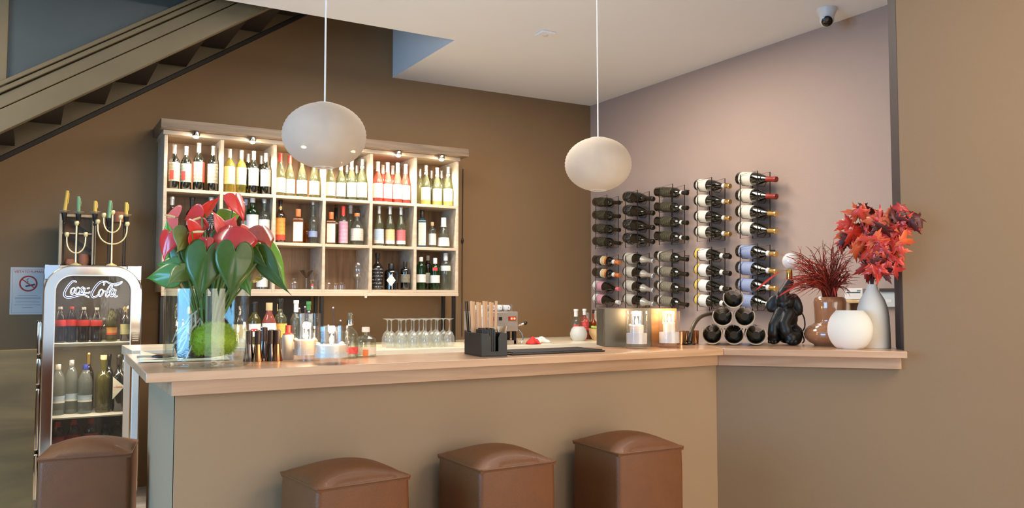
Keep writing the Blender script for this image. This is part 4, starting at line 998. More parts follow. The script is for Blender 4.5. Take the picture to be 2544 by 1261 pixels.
def spec(c, i):
    D = M_bottle
    if c == 0:
        if i < 4: return 'bordeaux', D, .042, (M_dkcap, .80, 1), [(L_olive, .20, .52, AR)], 'black wine bottle with dark olive label'
        if i < 6: return 'bordeaux', M_bottleblk, .044, [(M_orange, .84, 1), (M_white, .76, .83)], [(L_olive, .22, .34, AR), (L_peach, .36, .54, 120), (M_orange, .55, .60, AR, 'label_band')], 'black bottle with orange cap'
        return 'burgundy', D, .045, (M_pinkcap if i == 6 else M_white, .88, 1), [(L_white, .04, .20, AR), (L_pink, .21, .42, AR)], 'dark bottle with pink label and %s cap' % ('pink' if i == 6 else 'pale')
    if c == 1:
        if i < 4: return 'champagne', D, .048, (M_dkcap, .80, 1), [(L_black, .10, .30, AR)], 'black sparkling wine bottle'
        return 'champagne', D, .048, (M_silver, .62, 1), [(L_silver, .06, .36, AR)], 'sparkling bottle with silver foil neck'
    if c == 2:
        if i < 4: return 'bordeaux', D, .041, [(M_dkcap, .85, 1), (M_white, .79, .84)], [(L_olive, .22, .56, AR)], 'black bottle with gold-lettered label'
        return 'bordeaux', D, .041, (M_dkcap, .79, 1), [(L_silver, .14, .22, AR), (L_stone, .24, .58, AR)], 'dark bottle with grey stone label'
    if c == 3:
        if i < 4: return 'burgundy', D, .046, [(M_gold, .86, 1), (M_white, .79, .85)], [(L_cream, .08, .38, AR)], 'cream-label bottle with gold cap'
        return 'burgundy', D, .046, [(M_dkcap, .82, 1), (M_white, .74, .81)], [(L_yellow, .04, .13, AR), (L_white, .14, .40, AR)], 'green bottle with yellow-edged white label'
    if i < 2: return 'burgundy', D, .049, (M_redcap, .76, 1), [(L_cream, .10, .42, AR)], 'dark bottle with red wax neck'
    if i < 4: return 'burgundy', D, .049, (M_gold, .80, 1), [(L_cream, .10, .42, AR)], 'dark bottle with gold foil neck'
    return 'burgundy', D, .049, [(M_gold, .84, 1), (M_white, .77, .83)], [(L_blue, .10, .44, AR)], 'dark bottle with blue label'
for c in range(5):
    (bx, tx), ys = RB[c]
    for i, (yb, yt) in enumerate(ys):
        P0 = onX(bx, yb, XB); P1 = onX(tx, yt, XB)
        ax = (P1 - P0); H = ax.length; ax.normalize()
        f = Vector((-1, -.12, .10)); f = (f - ax * f.dot(ax)).normalized()
        yv = -f; xv = yv.cross(ax)
        M = Matrix((xv, yv, ax)).transposed().to_4x4(); M.translation = P0
        kd, gm_, R, cp, lb, desc = spec(c, i)
        bottle('%s, %s in %s %s' % (desc, ORD[i % 4], 'upper' if i < 4 else 'lower', COLN[c]), None, H, R, kd, gm_, cp, lb, M=M, group='bottles in the wire wall racks')
    (f0, f1), (k0, k1), up_, lw_ = RACK[c]
    for j, (yt, yb) in enumerate((up_, lw_)):
        t = thing('wire_wine_rack', '%s black wire wine rack, %s' % (('upper', 'lower')[j], COLN[c].replace('rack column', 'column')), 'wine rack', onX((f0 + k1) / 2, yb, XP - .02), 0, 'wire racks on the pink wall')
        o_ = t.location
        XF, XK = XB - .056, XB + .056
        def loop(a, b, X, dy, nm):
            q = [onX(a, yt + dy + 6, X), onX(b, yt + dy - 4, X), onX(b, yb - 2, X), onX(a, yb + 2, X)]
            MB().tube([v - o_ for v in q], .0034, 6, True).build(nm, M_blackwire, t)
        loop(f0, f1, XF, 0, 'front_wire_loop'); loop(k0, k1, XK, 3, 'rear_wire_loop')
        # cradle wires joining both loops and the wall screws
        for i in range(4):
            P0 = onX(bx, ys[j * 4 + i][0], XB); P1 = onX(tx, ys[j * 4 + i][1], XB); R = spec(c, j * 4 + i)[2]
            for fr_ in (.16, .60):
                m_ = P0.lerp(P1, fr_) - o_
                MB().tube([m_ + Vector((.058, 0, -.012)), m_ + Vector((.03, 0, -R - .004)), m_ + Vector((-.03, 0, -R - .004)), m_ + Vector((-.058, 0, -.012))], .0022, 5).build('cradle_wire', M_blackwire, t)
        for px_, py_ in ((k1, yt + 12), (k1, yb - 14)):
            v = onX(px_, py_, XK) - o_
            MB().tube([v, (XP - o_.x, v.y, v.z)], .004, 6).build('wall_fixing', M_blackwire, t)

# ================================================================ paper lanterns
def paper(name):
    m, nt, out = newmat(name); N = nt.nodes.new; L = nt.links.new
    d = N('ShaderNodeBsdfDiffuse'); t = N('ShaderNodeBsdfTranslucent'); g = N('ShaderNodeBsdfTransparent')
    nz = N('ShaderNodeTexNoise'); nz.inputs['Scale'].default_value = 5; cr_ = N('ShaderNodeValToRGB')
    cr_.color_ramp.elements[0].color = rgb((204, 194, 182)); cr_.color_ramp.elements[1].color = rgb((214, 204, 192)); L(nz.outputs[0], cr_.inputs[0])
    L(cr_.outputs[0], d.inputs[0]); L(cr_.outputs[0], t.inputs[0]); g.inputs[0].default_value = rgb((255, 236, 210))
    a = N('ShaderNodeMixShader'); a.inputs[0].default_value = .45; L(d.outputs[0], a.inputs[1]); L(t.outputs[0], a.inputs[2])
    b = N('ShaderNodeMixShader'); b.inputs[0].default_value = .10; L(a.outputs[0], b.inputs[1]); L(g.outputs[0], b.inputs[2]); L(b.outputs[0], out.inputs[0])
    return m
M_paperl = paper('rice_paper')
def lantern(px, py, wpx, hpx, label, D=0.37):
    d = D * FPX / wpx; c = onD(px, py, d); R = D / 2; H = R * hpx / wpx
    t = thing('paper_lantern', label, 'pendant lamp', (c.x, c.y, c.z), 0, 'paper pendant lanterns')
    pr = []; n = 44
    for i in range(n + 1):
        a = math.radians(-76 + 152 * i / n); bul = 1 + (.008 if i % 2 else -.006)
        pr.append((R * math.cos(a) * bul, H * math.sin(a) * 1.02))
    MB().lathe(pr, 36).build('paper_shade', M_paperl, t, 80)
    for s_ in (-1, 1):
        r0 = pr[0][0]; MB().tube([(r0 * math.cos(k * .4488), r0 * math.sin(k * .4488), s_ * pr[-1][1]) for k in range(14)], .002, 5, True).build('wire_rim', M_white, t)
    MB().lathe([(0, H * .2), (.016, H * .2), (.018, H * .55), (.010, H * .6), (0, H * .6)], 12).build('lamp_socket', M_white, t)
    MB().ball((0, 0, -.0), .028, .028, .036, 12).build('light_bulb', M_ceramic, t)
    MB().tube([(0, 0, H * .58), (0, 0, ZC - c.z)], .0042, 8).build('cord', M_white, t)
    MB().lathe([(0, ZC - c.z), (.05, ZC - c.z), (.045, ZC - c.z - .03), (0, ZC - c.z - .034)], 16).build('ceiling_rose', M_white, t)
lantern(806, 337, 205, 160, 'round white paper lantern hanging before the bottle shelf')
lantern(1486, 408, 165, 131, 'round white paper lantern hanging before the room corner')

# ================================================================ ceiling camera and detector
p = onZ(2054, 22, ZC)
cm = thing('ceiling_camera', 'white dome security camera on the ceiling by the pink wall', 'camera', (p.x, p.y, ZC))
MB().lathe([(0, 0), (.062, 0), (.062, -.012), (.055, -.03), (.043, -.06), (0, -.06)], 24).build('mount', M_white, cm)
toc = (EYE - Vector((p.x, p.y, ZC - .06))).normalized(); toc = (toc + Vector((0, 0, -.25))).normalized()
Rq = toc.to_track_quat('Z', 'Y').to_matrix()
MB().ball((0, 0, -.072), .045, n=18).build('camera_ball', M_white, cm)
MB().lathe([(0, .032), (.0345, .032), (.0345, .044), (.028, .0465), (0, .0465)], 20, (0, 0, -.072), M=Rq).build('lens', pm('black_lens', (12, 12, 12), .08, coat=1), cm)
p = onZ(1355, 82, ZC)
dt = thing('ceiling_sensor', 'small square white sensor on the cream ceiling', 'sensor', (p.x, p.y, ZC))
MB().box(-.055, .055, -.055, .055, -.014, 0).build('plate', M_ceil, dt, bevel=.004)
MB().lathe([(0, -.014), (.02, -.014), (.016, -.022), (0, -.022)], 14).build('sensor_eye', M_whitepaint, dt)

# ================================================================ candle jars
def candle_jar(label, px, pyb, wpx, hpx, sand=.30, cr=.6, ch=.25, flame=True, power=0.7, off=0.0):
    b = onZ(px, pyb, ZB); k = depth(b) / FPX
    r = wpx * k / 2; b = b + Vector((b.x, b.y, 0)).normalized() * r * .85; k = depth(b) / FPX; r = wpx * k / 2; h = hpx * k
    t = thing('candle_jar', label, 'candle holder', (b.x, b.y, ZB + .0005), 0, 'glass candle jars on the bar')
    MB().lathe([(0, .0), (r * .96, 0), (r, .006), (r, h), (r - .003, h), (r - .003, .02), (0, .018)], 28).build('glass_wall', M_glass, t, 30)
    hs = .02 + h * sand
    if sand: MB().lathe([(0, .0185), (r - .0035, .0205), (r - .0035, hs), (0, hs)], 24).build('white_sand', pm('white_sand', (226, 220, 212), .9, bump=.8, bscale=300), t, 30)
    rc = r * cr; hc = h * ch
    c = thing('pillar_candle', 'lit ivory candle inside the ' + label.replace(' candle jar', ' jar'), 'candle', (b.x, b.y, ZB + .0005 + hs), 0, 'candles in the glass jars')
    MB().lathe([(0, 0), (rc, 0), (rc * 1.02, hc * .8), (rc * .98, hc), (rc * .7, hc * .92), (0, hc * .85)], 18).build('wax', M_wax, c)
    for a in (.4, 2.6): MB().ball((rc * .95 * math.cos(a), rc * .95 * math.sin(a), hc * .95), rc * .22, n=8).build('wax_lip', M_wax, c)
    MB().tube([(0, 0, hc * .85), (0, 0, hc + .006)], .0012, 5).build('wick', M_black, c)
    MB().lathe([(0, 0), (.005, .004), (.0068, .011), (.004, .024), (0, .036)], 12, (0, 0, hc + .002)).build('flame', M_flame, c)
    l = bpy.data.lights.new('candle_light', 'POINT'); l.energy = power; l.color = (1, .66, .36); l.shadow_soft_size = .012
    o = bpy.data.objects.new('candle_light', l); C.objects.link(o); o.parent = c; o.location = (0, 0, hc + .05)
candle_jar('tall glass candle jar in front of the wooden box', 1582, 866, 55, 92, .28, .62, .22)
candle_jar('tall glass candle jar beside the bent lamp arm', 1663, 864, 54, 90, .30, .55, .26)
candle_jar('tall clouded glass candle jar behind the low one', 760, 897, 70, 116, .12, .80, .20)
candle_jar('low wide glass candle jar near the flower vase', 823, 905, 86, 92, .12, .84, .22)

# ================================================================ flower vase with anthurium
vb = onZ(512, 915, ZB); vb = vb + Vector((vb.x, vb.y, 0)).normalized() * .128
VK = depth(vb) / FPX; VR = 100 * VK; VH = .252
vs_ = thing('flower_vase', 'wide clear glass cylinder vase at the end of the bar', 'vase', (vb.x, vb.y, ZB + .0005))
MB().lathe([(0, 0), (VR * .97, 0), (VR, .006), (VR, VH), (VR - .005, VH), (VR - .005, .022), (0, .020)], 40).build('glass_wall', glass('vase_glass', (246, 250, 248), refl=.8, ior=1.5), vs_, 30)
VD = depth(vb)
an = thing('anthurium_plant', 'red anthurium plant with glossy heart-shaped leaves in the glass vase', 'plant', (vb.x, vb.y, ZB + .0225))
O_ = an.location.copy()
M_spathe = pm('red_anthurium_flower', (226, 52, 46), .3, var=.18, scale=10, coat=.5)
M_spathed = pm('deep_red_anthurium_flower', (182, 36, 40), .3, var=.25, scale=10, coat=.5)
M_spathel = pm('coral_anthurium_flower', (240, 98, 88), .3, var=.15, scale=10, coat=.5)
M_spatheg = pm('bronze_anthurium_flower', (166, 66, 40), .3, var=.4, scale=8, coat=.5)
M_leafd = pm('dark_green_leaf', (60, 86, 20), .36, var=.28, scale=8, coat=.22)
M_leafm = pm('mid_green_leaf', (76, 118, 34), .36, var=.22, scale=8, coat=.22)
M_leafb = pm('bright_green_leaf', (112, 166, 44), .36, var=.18, scale=8, coat=.2)
M_leafy = pm('olive_green_leaf', (112, 116, 44), .35, var=.2, scale=8, coat=.3)
M_leafbr = pm('dry_brown_leaf', (168, 128, 72), .6, var=.2, scale=12)
M_stem = pm('green_stem', (104, 128, 58), .45, var=.15)
M_spadix = pm('cream_spadix', (226, 204, 140), .5, var=.1)
def heart_mesh(name, m, fold=.25, droop=.18, wave=0.0, ratio=.78, lobe=.85):
    """Unit heart leaf: stalk joint at the origin, tip at -Y 1, facing +Z."""
    key = ('h', m.name, fold, droop, wave, ratio, lobe)
    if key in _mc: return _mc[key]
    mb = MB(); nr, nt_ = 7, 36; vs = []; fs = []
    for j in range(nr + 1):
        f = j / nr
        for i in range(nt_):
            th = 2 * math.pi * i / nt_
            x = 16 * math.sin(th) ** 3 / 22 * .58 * ratio / .78
            y = (13 * math.cos(th) - 5 * math.cos(2 * th) - 2 * math.cos(3 * th) - math.cos(4 * th) - 5) / 22
            if y > 0: y *= lobe
            if y < -.55: x *= 1 - .35 * (-(y + .55) / .45)
            x *= f; y *= f
            z = -fold * abs(x) ** 1.3 * .9 - droop * max(0, -y) ** 2 - .05 * math.exp(-(x / .03) ** 2) * f + wave * math.sin(6 * y + 2 * x)
            vs.append((x, y, z))
    for j in range(nr):
        for i in range(nt_): fs.append((j * nt_ + i, j * nt_ + (i + 1) % nt_, (j + 1) * nt_ + (i + 1) % nt_, (j + 1) * nt_ + i))
    mb.add(vs, fs)
    _mc[key] = mb.mesh(name, m, 180); return _mc[key]
def place_leaf(kind, px, py, dd, size, ang, tiltx, tilty, mesh_, parent_off=None, par=None):
    """Centre of the blade seen at px,py; ang: picture direction of the tip; tilts turn the face off the view axis."""
    par = par or an; o0 = O_ if parent_off is None else parent_off
    D = VD + dd if par is an else dd
    c = onD(px, py, D); L_ = size * D / FPX
    fw = (c - EYE).normalized(); rt = fw.cross(Vector((0, 0, 1))).normalized(); up = rt.cross(fw)
    tip = rt * math.cos(math.radians(ang)) + up * math.sin(math.radians(ang))
    nrm = -fw; side = tip.cross(nrm)
    R1 = Matrix.Rotation(math.radians(tiltx), 3, side); tip = R1 @ tip; nrm = R1 @ nrm
    R2 = Matrix.Rotation(math.radians(tilty), 3, tip); nrm = R2 @ nrm
    y = -tip; x = y.cross(nrm)
    M = Matrix((x, y, nrm)).transposed().to_4x4()
    root = c - tip * L_ * .40
    M.translation = root - o0
    o = link(kind, mesh_, par); o.matrix_local = M @ Matrix.Scale(L_, 4)
    sm = MATS[mesh_.materials[0].name]
    so = o.modifiers.new('thick', 'SOLIDIFY'); so.thickness = .012; so.offset = 0
    return o, root, tip, nrm, L_
def anth(kind, px, py, dd, size, ang, tx, ty, m, fold=.25, droop=.15, ratio=.78, wave=0.0, spadix=False, stem=True):
    o, root, tip, nrm, L_ = place_leaf(kind, px, py, dd, size, ang, tx, ty, heart_mesh(kind, m, fold, droop, wave, ratio, .45 if kind == 'flower' else .85))
    if spadix:
        s0 = Vector((0, -.05, .02)); MB().tube([s0, s0 + Vector((0, -.08, .16)), s0 + Vector((0, -.10, .34))], [.036, .04, .022], 8).build('spadix', M_spadix, o)
    if stem:
        a = root - O_; e = Vector((a.x * .18, a.y * .18, .05)); mid = Vector((a.x * .55, a.y * .55, a.z * .62 + .02))
        P = catmull([tuple(e), tuple(Vector((a.x * .3, a.y * .3, a.z * .35 + .02))), tuple(mid), tuple(a)], 4)
        MB().tube(P, .0032, 6).build('stem', M_stem, an)
# flowers
anth('flower', 424, 538, .02, 74, 176, -62, 8, M_spathel, .15, .1, .8, spadix=True)
anth('flower', 480, 543, -.02, 78, 192, -48, -10, M_spathe, .2, .1, .8, spadix=True)
anth('flower', 411, 606, -.06, 74, 256, 10, 42, M_spathe, .5, .15, .85)
anth('flower', 494, 575, -.09, 76, 5, -55, 0, M_spathe, .2, .12, .8, spadix=True)
anth('flower', 528, 513, .0, 66, 48, -20, 55, M_spathe, .35, .1, .7)
anth('flower', 597, 513, .0, 74, 292, 15, -48, M_spathe, .5, .1, .8)
anth('flower', 560, 592, -.13, 96, 242, 32, 32, M_spathed, .9, .25, 1.15)
anth('flower', 574, 558, -.04, 50, 60, 25, 10, M_spathel, .4, .15, .8)
anth('flower', 606, 594, -.09, 72, 318, 40, -42, M_spatheg, .8, .25, .95)
anth('flower', 662, 581, -.03, 70, 300, 38, -38, M_spatheg, .9, .25, 1.0)
anth('flower', 512, 608, -.12, 40, 268, 15, 0, M_spathed, .3, .1, .9, spadix=True)
anth('flower', 545, 548, -.06, 54, 118, 10, 40, M_spathel, .4, .1, .7)
anth('flower', 616, 572, .02, 40, 10, -50, 0, M_spathel, .3, .1, .8)
anth('flower', 434, 640, .05, 30, 240, 10, 0, M_spathe, .3, .1, .8)
# leaves
for a in ((504, 676, -.15, 126, 261, 12, 6, M_leafd, .35, .25, .74), (581, 672, -.15, 118, 266, 12, -6, M_leafd, .35, .25, .74),
          (396, 685, -.06, 84, 186, -30, 10, M_leafm, .4, .2, .7), (412, 660, .0, 62, 172, -40, 0, M_leafm, .3, .1, .8),
          (440, 682, -.09, 64, 220, 25, 30, M_leafy, .5, .2, .8), (423, 580, .04, 66, 110, 15, -20, M_leafb, .3, .2, .85),
          (423, 622, .05, 70, 262, 10, 15, M_leafb, .3, .2, .8), (458, 598, -.12, 62, 250, 35, -25, M_leafy, .6, .2, .95),
          (577, 538, .06, 62, 20, -40, 0, M_leafb, .3, .1, .8), (600, 618, .0, 70, 270, 10, 10, M_leafb, .3, .2, .85),
          (682, 652, .03, 122, 304, 15, -25, M_leafb, .35, .2, .52), (671, 677, -.06, 116, 300, 18, 30, M_leafd, .4, .25, .5),
          (637, 642, -.06, 70, 310, 20, 30, M_leafd, .5, .2, .5), (626, 676, -.02, 80, 240, 10, 40, M_leafbr, .7, .2, .5),
          (637, 617, .0, 40, 25, 20, 20, M_leafb, .5, .2, .6), (487, 648, -.02, 96, 262, 8, -10, M_leafd, .3, .2, .85),
          (540, 655, -.02, 100, 270, 8, 8, M_leafd, .3, .2, .85), (452, 648, .0, 90, 255, 10, 12, M_leafd, .3, .2, .85),
          (600, 665, .02, 90, 282, 10, -10, M_leafm, .3, .2, .8), (560, 628, .03, 90, 268, 5, 0, M_leafd, .3, .2, .85),
          (470, 690, -.02, 70, 262, 8, 0, M_leafm, .3, .2, .85), (640, 690, .02, 50, 350, -40, 0, M_leafy, .4, .2, .6),
          (535, 702, .02, 76, 268, 8, 0, M_leafd, .3, .2, .85), (612, 706, -.03, 56, 290, 15, 0, M_leafm, .4, .2, .7),
          (426, 690, .0, 56, 235, 15, 20, M_leafm, .4, .2, .7), (566, 742, .02, 58, 262, 5, 10, M_leafm, .3, .2, .6),
          (545, 770, .03, 60, 250, 5, 10, M_leafm, .3, .2, .5), (458, 752, .03, 54, 265, 5, 10, M_leafd, .3, .2, .6)):
    anth('leaf', *a)
# roots and moss inside the vase
r2 = random.Random(11)
M_root = pm('pale_roots', (206, 190, 170), .7, var=.1)
for i in range(16):
    a = r2.uniform(2.4, 4.6); p = Vector((-.015, 0, .17)); pts = [tuple(p)]
    tgt = Vector((math.cos(a) * .105, math.sin(a) * .105, r2.uniform(.005, .09)))
    for s in (.35, .6, .8, 1): pts.append(tuple(p.lerp(tgt, s) + Vector((r2.uniform(-.012, .012), r2.uniform(-.012, .012), r2.uniform(-.012, .012)))))
    pts[-1] = tuple(tgt); MB().tube(pts, [.005, .004, .0032, .0026, .0018], 5).build('root', M_root, an)
MB().lathe([(0, .004), (.055, .004), (.07, .05), (.05, .10), (.02, .13), (0, .13)], 14, (-.03, .02, 0)).build('root_ball', pm('dark_compost', (70, 54, 40), .9, bump=1, bscale=60, var=.4), an)
mc = onD(532, 862, VD - .04) - O_; mc.z = max(mc.z, .060)
moss = MB()
for i in range(5200):
    z = r2.uniform(-.75, 1); a = r2.uniform(0, 6.283); s = math.sqrt(max(0, 1 - z * z))
    n_ = Vector((s * math.cos(a), s * math.sin(a), z)); b0 = Vector((mc.x + n_.x * .068, mc.y + n_.y * .055, mc.z + n_.z * .054))
    d_ = (n_ + Vector((r2.uniform(-.9, .9), r2.uniform(-.9, .9), r2.uniform(-.6, .9)))).normalized()
    ln = r2.uniform(.008, .020); sd_ = d_.cross(Vector((r2.uniform(-1, 1), r2.uniform(-1, 1), r2.uniform(-1, 1)))).normalized() * .0007
    tip_ = b0 + d_ * ln
    if (Vector((tip_.x, tip_.y, 0))).length > VR - .008: continue
    if tip_.z < .002: continue
    moss.add([b0 - sd_, b0 + sd_, tip_], [(0, 1, 2)])
moss.ball(mc, .066, .053, .052, 16)
mo = moss.build('moss', pm('bright_moss', (178, 200, 60), .8, var=.35, scale=60), an, 0); mo['kind'] = 'stuff'

# ================================================================ things beside the vase
nk = thing('paper_menu', 'curled cream paper menu lying on the bar end behind the vase', 'menu', (0.37, 3.20, ZB + .001), math.radians(-8))
def curl(u, v): return ((u - .1) * .30, (v - .5) * .22, .001 + .30 * max(0, .28 - u) * max(0, v - .62) ** 1.2)
o = MB().grid(curl, 14, 6).build('sheet', pm('cream_paper', (232, 220, 188), .7), nk, 80); so = o.modifiers.new('thick', 'SOLIDIFY'); so.thickness = .0015; so.offset = 1
sp = onZ(395, 893, ZB)
spn = thing('serving_spoon', 'dark serving spoon lying on the bar beside the glass vase', 'spoon', (sp.x + .01, sp.y - .02, ZB + .0075), math.radians(178))
MB().ball((0, 0, .006), .040, .026, .007, 14).build('bowl', M_black, spn); MB().tube([(.03, 0, .006), (.06, .0, .007), (.085, 0, .006)], [.005, .004, .005], 8).build('handle', M_steel, spn)
M_gun = pm('gunmetal_mirror', (96, 92, 96), .12, metal=1.0, var=.1); M_copper = pm('copper_mirror', (190, 130, 90), .16, metal=1.0, var=.1)
M_grip = pm('dark_brown_grip', (66, 46, 38), .35, var=.15)
for i, (px, py, m) in enumerate(((618, 898, M_gun), (640, 898, M_copper), (655, 890, M_gun), (672, 897, M_gun), (688, 897, M_copper))):
    b_ = onZ(px, py, ZB); b_ = b_ + Vector((b_.x, b_.y, 0)).normalized() * .02; k = depth(b_) / FPX; h = 76 * k
    t = thing('flared_tumbler', '%s flared metal cocktail tumbler beside the vase, %s from it' % ('copper' if m == M_copper else 'gunmetal', ORD[i]), 'tumbler', (b_.x, b_.y, ZB + .0005), 0, 'flared metal tumblers on the bar')
    r = 8.2 * k
    MB().lathe([(0, 0), (r * 1.7, 0), (r * 1.6, h * .06), (r * 1.2, h * .3), (r, h * .55)], 18).build('foot', m, t)
    MB().lathe([(r, h * .55), (r * 1.0, h), (r * .9, h), (r * .88, h * .9), (0, h * .9)], 18).build('sleeve', M_grip, t)
    MB().tube([(r * 1.0 * math.cos(a * .5236), r * 1.0 * math.sin(a * .5236), h) for a in range(12)], .0012, 5, True).build('rim', M_chrome, t)
b_ = onZ(715, 893, ZB); b_ = b_ + Vector((b_.x, b_.y, 0)).normalized() * .02
sq = bottle('white squeeze bottle with red cap beside the candle jars', b_, .122, .0215, 'gin', M_white, (M_redfoil, .74, 1.0), (), name='squeeze_bottle')
b_ = onZ(915, 886, ZB) + Vector((0, .03, 0))
bottle('clear pharmacy bottle with white cap and orange tag', b_, 72 * depth(b_) / FPX, 26 * depth(b_) / FPX, 'flask', M_bottleclr, (M_white, .84, 1.0), [(L_cream, .08, .34, 200), (M_orange, .02, .26, 30, 'tag')], name='clear_bottle')
b_ = onZ(876, 890, ZB) + Vector((0, .03, 0))
pb_ = bottle('clear bottle with steel pourer behind the low candle jar', b_, 112 * depth(b_) / FPX, 20 * depth(b_) / FPX, 'slim', M_bottleclr, (M_chrome, .72, .84), [(L_red, .1, .25, 150)], name='clear_bottle')
b_ = onZ(893, 884, ZB) + Vector((0, .05, 0))
lathe_thing('glass_tumbler', 'clear glass tumbler between the pourer bottle and pharmacy bottle', 'glass', (b_.x, b_.y, ZB + .0005), [(0, 0), (.026, 0), (.030, .07), (.028, .07), (.024, .006), (0, .006)], M_glass, part='glass_wall')
# stirrers in a glass behind the jars
for j, (px, py, pts_) in enumerate(((762, 876, ((744, 766), (758, 762), (768, 774))), (836, 878, ((828, 764), (846, 796), (816, 808))))):
    b_ = onZ(px, py, ZB); D_ = depth(b_)
    t = thing('stirrer_glass', 'clear glass of wooden stirrers behind the %s candle jar' % ('tall clouded', 'low wide')[j], 'glass', (b_.x, b_.y, ZB + .0005))
    MB().lathe([(0, 0), (.024, 0), (.027, .09), (.025, .09), (.022, .008), (0, .008)], 18).build('glass_wall', M_glass, t)
    for i, (x, y) in enumerate(pts_):
        tp = onD(x, y, D_) - t.location
        st2 = thing('cocktail_stirrer', '%s brown stirrer standing behind the %s candle jar' % (('long', 'thin', 'short')[i], ('tall clouded', 'low wide')[j]), 'stirrer', t.location, 0, 'stirrers behind the candle jars')
        MB().tube([(tp.x * .1, .004 * (i - 1), .012), tuple(tp)], .0034, 7).build('stick', pm('stirrer_brown', (84, 54, 44), .5), st2)
        MB().ball(tuple(tp), .0042, n=8).build('tip', M_ceramic, st2)

# ================================================================ bar caddy
cF, cL, cR_ = onZ(1196, 886.5, ZB), onZ(1143, 878.5, ZB), onZ(1260, 884.5, ZB)
ang = math.atan2(cR_.y - cF.y, cR_.x - cF.x); cwid = (cR_ - cF).length; clen = .185
cd = thing('bar_caddy', 'black plastic bar caddy holding straws and napkins', 'caddy', (cF.x, cF.y, ZB + .0005), ang)
chh = .088; M_cad = pm('black_caddy_plastic', (30, 27, 25), .45, var=.1, bump=.2, bscale=200)
tk = .004
MB().box(0, cwid, 0, clen, 0, tk).build('floor_plate', M_cad, cd)
MB().box(0, tk, tk, clen, tk, chh).build('side_wall', M_cad, cd, bevel=.001); MB().box(cwid - tk, cwid, tk, clen, tk, chh).build('side_wall', M_cad, cd, bevel=.001)
MB().box(tk, cwid - tk, clen - tk, clen, tk, chh).build('rear_wall', M_cad, cd, bevel=.001)
MB().prismY([(0, tk), (cwid, tk), (cwid, chh), (cwid * .72, chh), (cwid * .66, chh * .80), (cwid * .66, chh * .22), (cwid * .36, chh * .22), (cwid * .36, chh * .80), (cwid * .30, chh), (0, chh)], 0, tk).build('front_wall', M_cad, cd, bevel=.001)
MB().box(tk, cwid - tk, clen * .45, clen * .45 + tk, tk, chh * .95).build('divider', M_cad, cd)
for i in range(9):
    st2 = thing('paper_straw', 'kraft paper wrapped straw in the bar caddy, %s in the row' % (ORD[i] if i < 8 else 'last'), 'straw', (0, 0, 0), 0, 'paper straws in the caddy')
    st2.matrix_world = Matrix.Translation(cF + Vector((0, 0, ZB + .005 - cF.z))) @ Matrix.Rotation(ang, 4, 'Z') @ Matrix.Translation((.012 + .0108 * i, clen * .60 + .007 * (i % 2), 0)) @ Matrix.Rotation(-.06 + .012 * i, 4, 'Y')
    MB().box(-.0052, .0052, -.003, .003, 0, .205 - .002 * (i % 4)).build('wrapper', pm('kraft_paper', (216, 172, 132), .75, var=.1), st2, bevel=.001)
for i in range(5):
    st2 = thing('black_straw', 'thin black drinking straw in the bar caddy, %s from its end' % ORD[i], 'straw', (0, 0, 0), 0, 'black straws in the caddy')
    st2.matrix_world = Matrix.Translation(cF + Vector((0, 0, ZB + .005 - cF.z))) @ Matrix.Rotation(ang, 4, 'Z') @ Matrix.Translation((.010 + .006 * i, clen * .84 + .004 * (i % 2), 0)) @ Matrix.Rotation(-.09 + .02 * i, 4, 'Y')
    MB().tube([(0, 0, 0), (0, 0, .205)], .0028, 7).build('tube', M_black, st2)
nb = thing('black_napkins', 'block of folded black napkins in the front of the bar caddy', 'napkins', (0, 0, 0)); nb.matrix_world = Matrix.Translation(cF + Vector((0, 0, ZB + .005 - cF.z))) @ Matrix.Rotation(ang, 4, 'Z')
for i in range(7): MB().box(.008 + .008 * i, .0145 + .008 * i, .012, clen * .42, 0, .098 + .004 * (i % 2)).build('napkin', M_black, nb, bevel=.001)
# bar mat
m0 = onZ(1262, 884, ZB); m1 = onZ(1505, 873, ZB)
mt = thing('bar_mat', 'long black rubber bar mat lying on the worktop', 'mat', (m0.x + .03, m0.y + .02, ZB + .0005))
MB().box(0, m1.x - m0.x - .03, 0, .19, 0, .006).build('base_sheet', M_cad, mt, bevel=.002)
for i in range(12): MB().box(.01, m1.x - m0.x - .04, .008 + .0155 * i, .016 + .0155 * i, .006, .010).build('rib', M_cad, mt)

# ================================================================ wooden box with steel side
q0, q1 = onZ(1508, 862.5, ZB), onZ(1690, 861, ZB)
a_ = math.atan2(q1.y - q0.y, q1.x - q0.x); wl_ = (q1 - q0).length; hb = 96 * depth(q0) / FPX
wb_ = thing('serving_box', 'wooden serving box faced with a grey steel panel behind the candles', 'box', (q0.x + .01, q0.y + .03, ZB + .0005), a_)
M_bwood = wood('rustic_box_wood', (112, 74, 40), (190, 138, 84), .5, 'X', 2.2, 7)
MB().box(-.001, wl_ * .64, 0, .0055, -.0002, hb + .001).build('steel_panel', pm('grey_green_steel', (84, 80, 68), .35, metal=.35, var=.1), wb_, bevel=.001)
MB().box(0, wl_, .006, .018, 0, hb).build('front_board', M_bwood, wb_, bevel=.001); MB().box(0, wl_, .15, .16, 0, hb).build('rear_board', M_bwood, wb_, bevel=.001)
MB().box(0, .012, .0185, .1495, 0, hb).build('side_board', pm('grey_green_steel', (84, 80, 68)), wb_, bevel=.001); MB().box(wl_ - .012, wl_, .0185, .1495, 0, hb).build('side_board', M_bwood, wb_, bevel=.001)
MB().box(.0125, wl_ - .0125, .0185, .1495, hb - .014, hb - .002).build('lid', M_bwood, wb_)

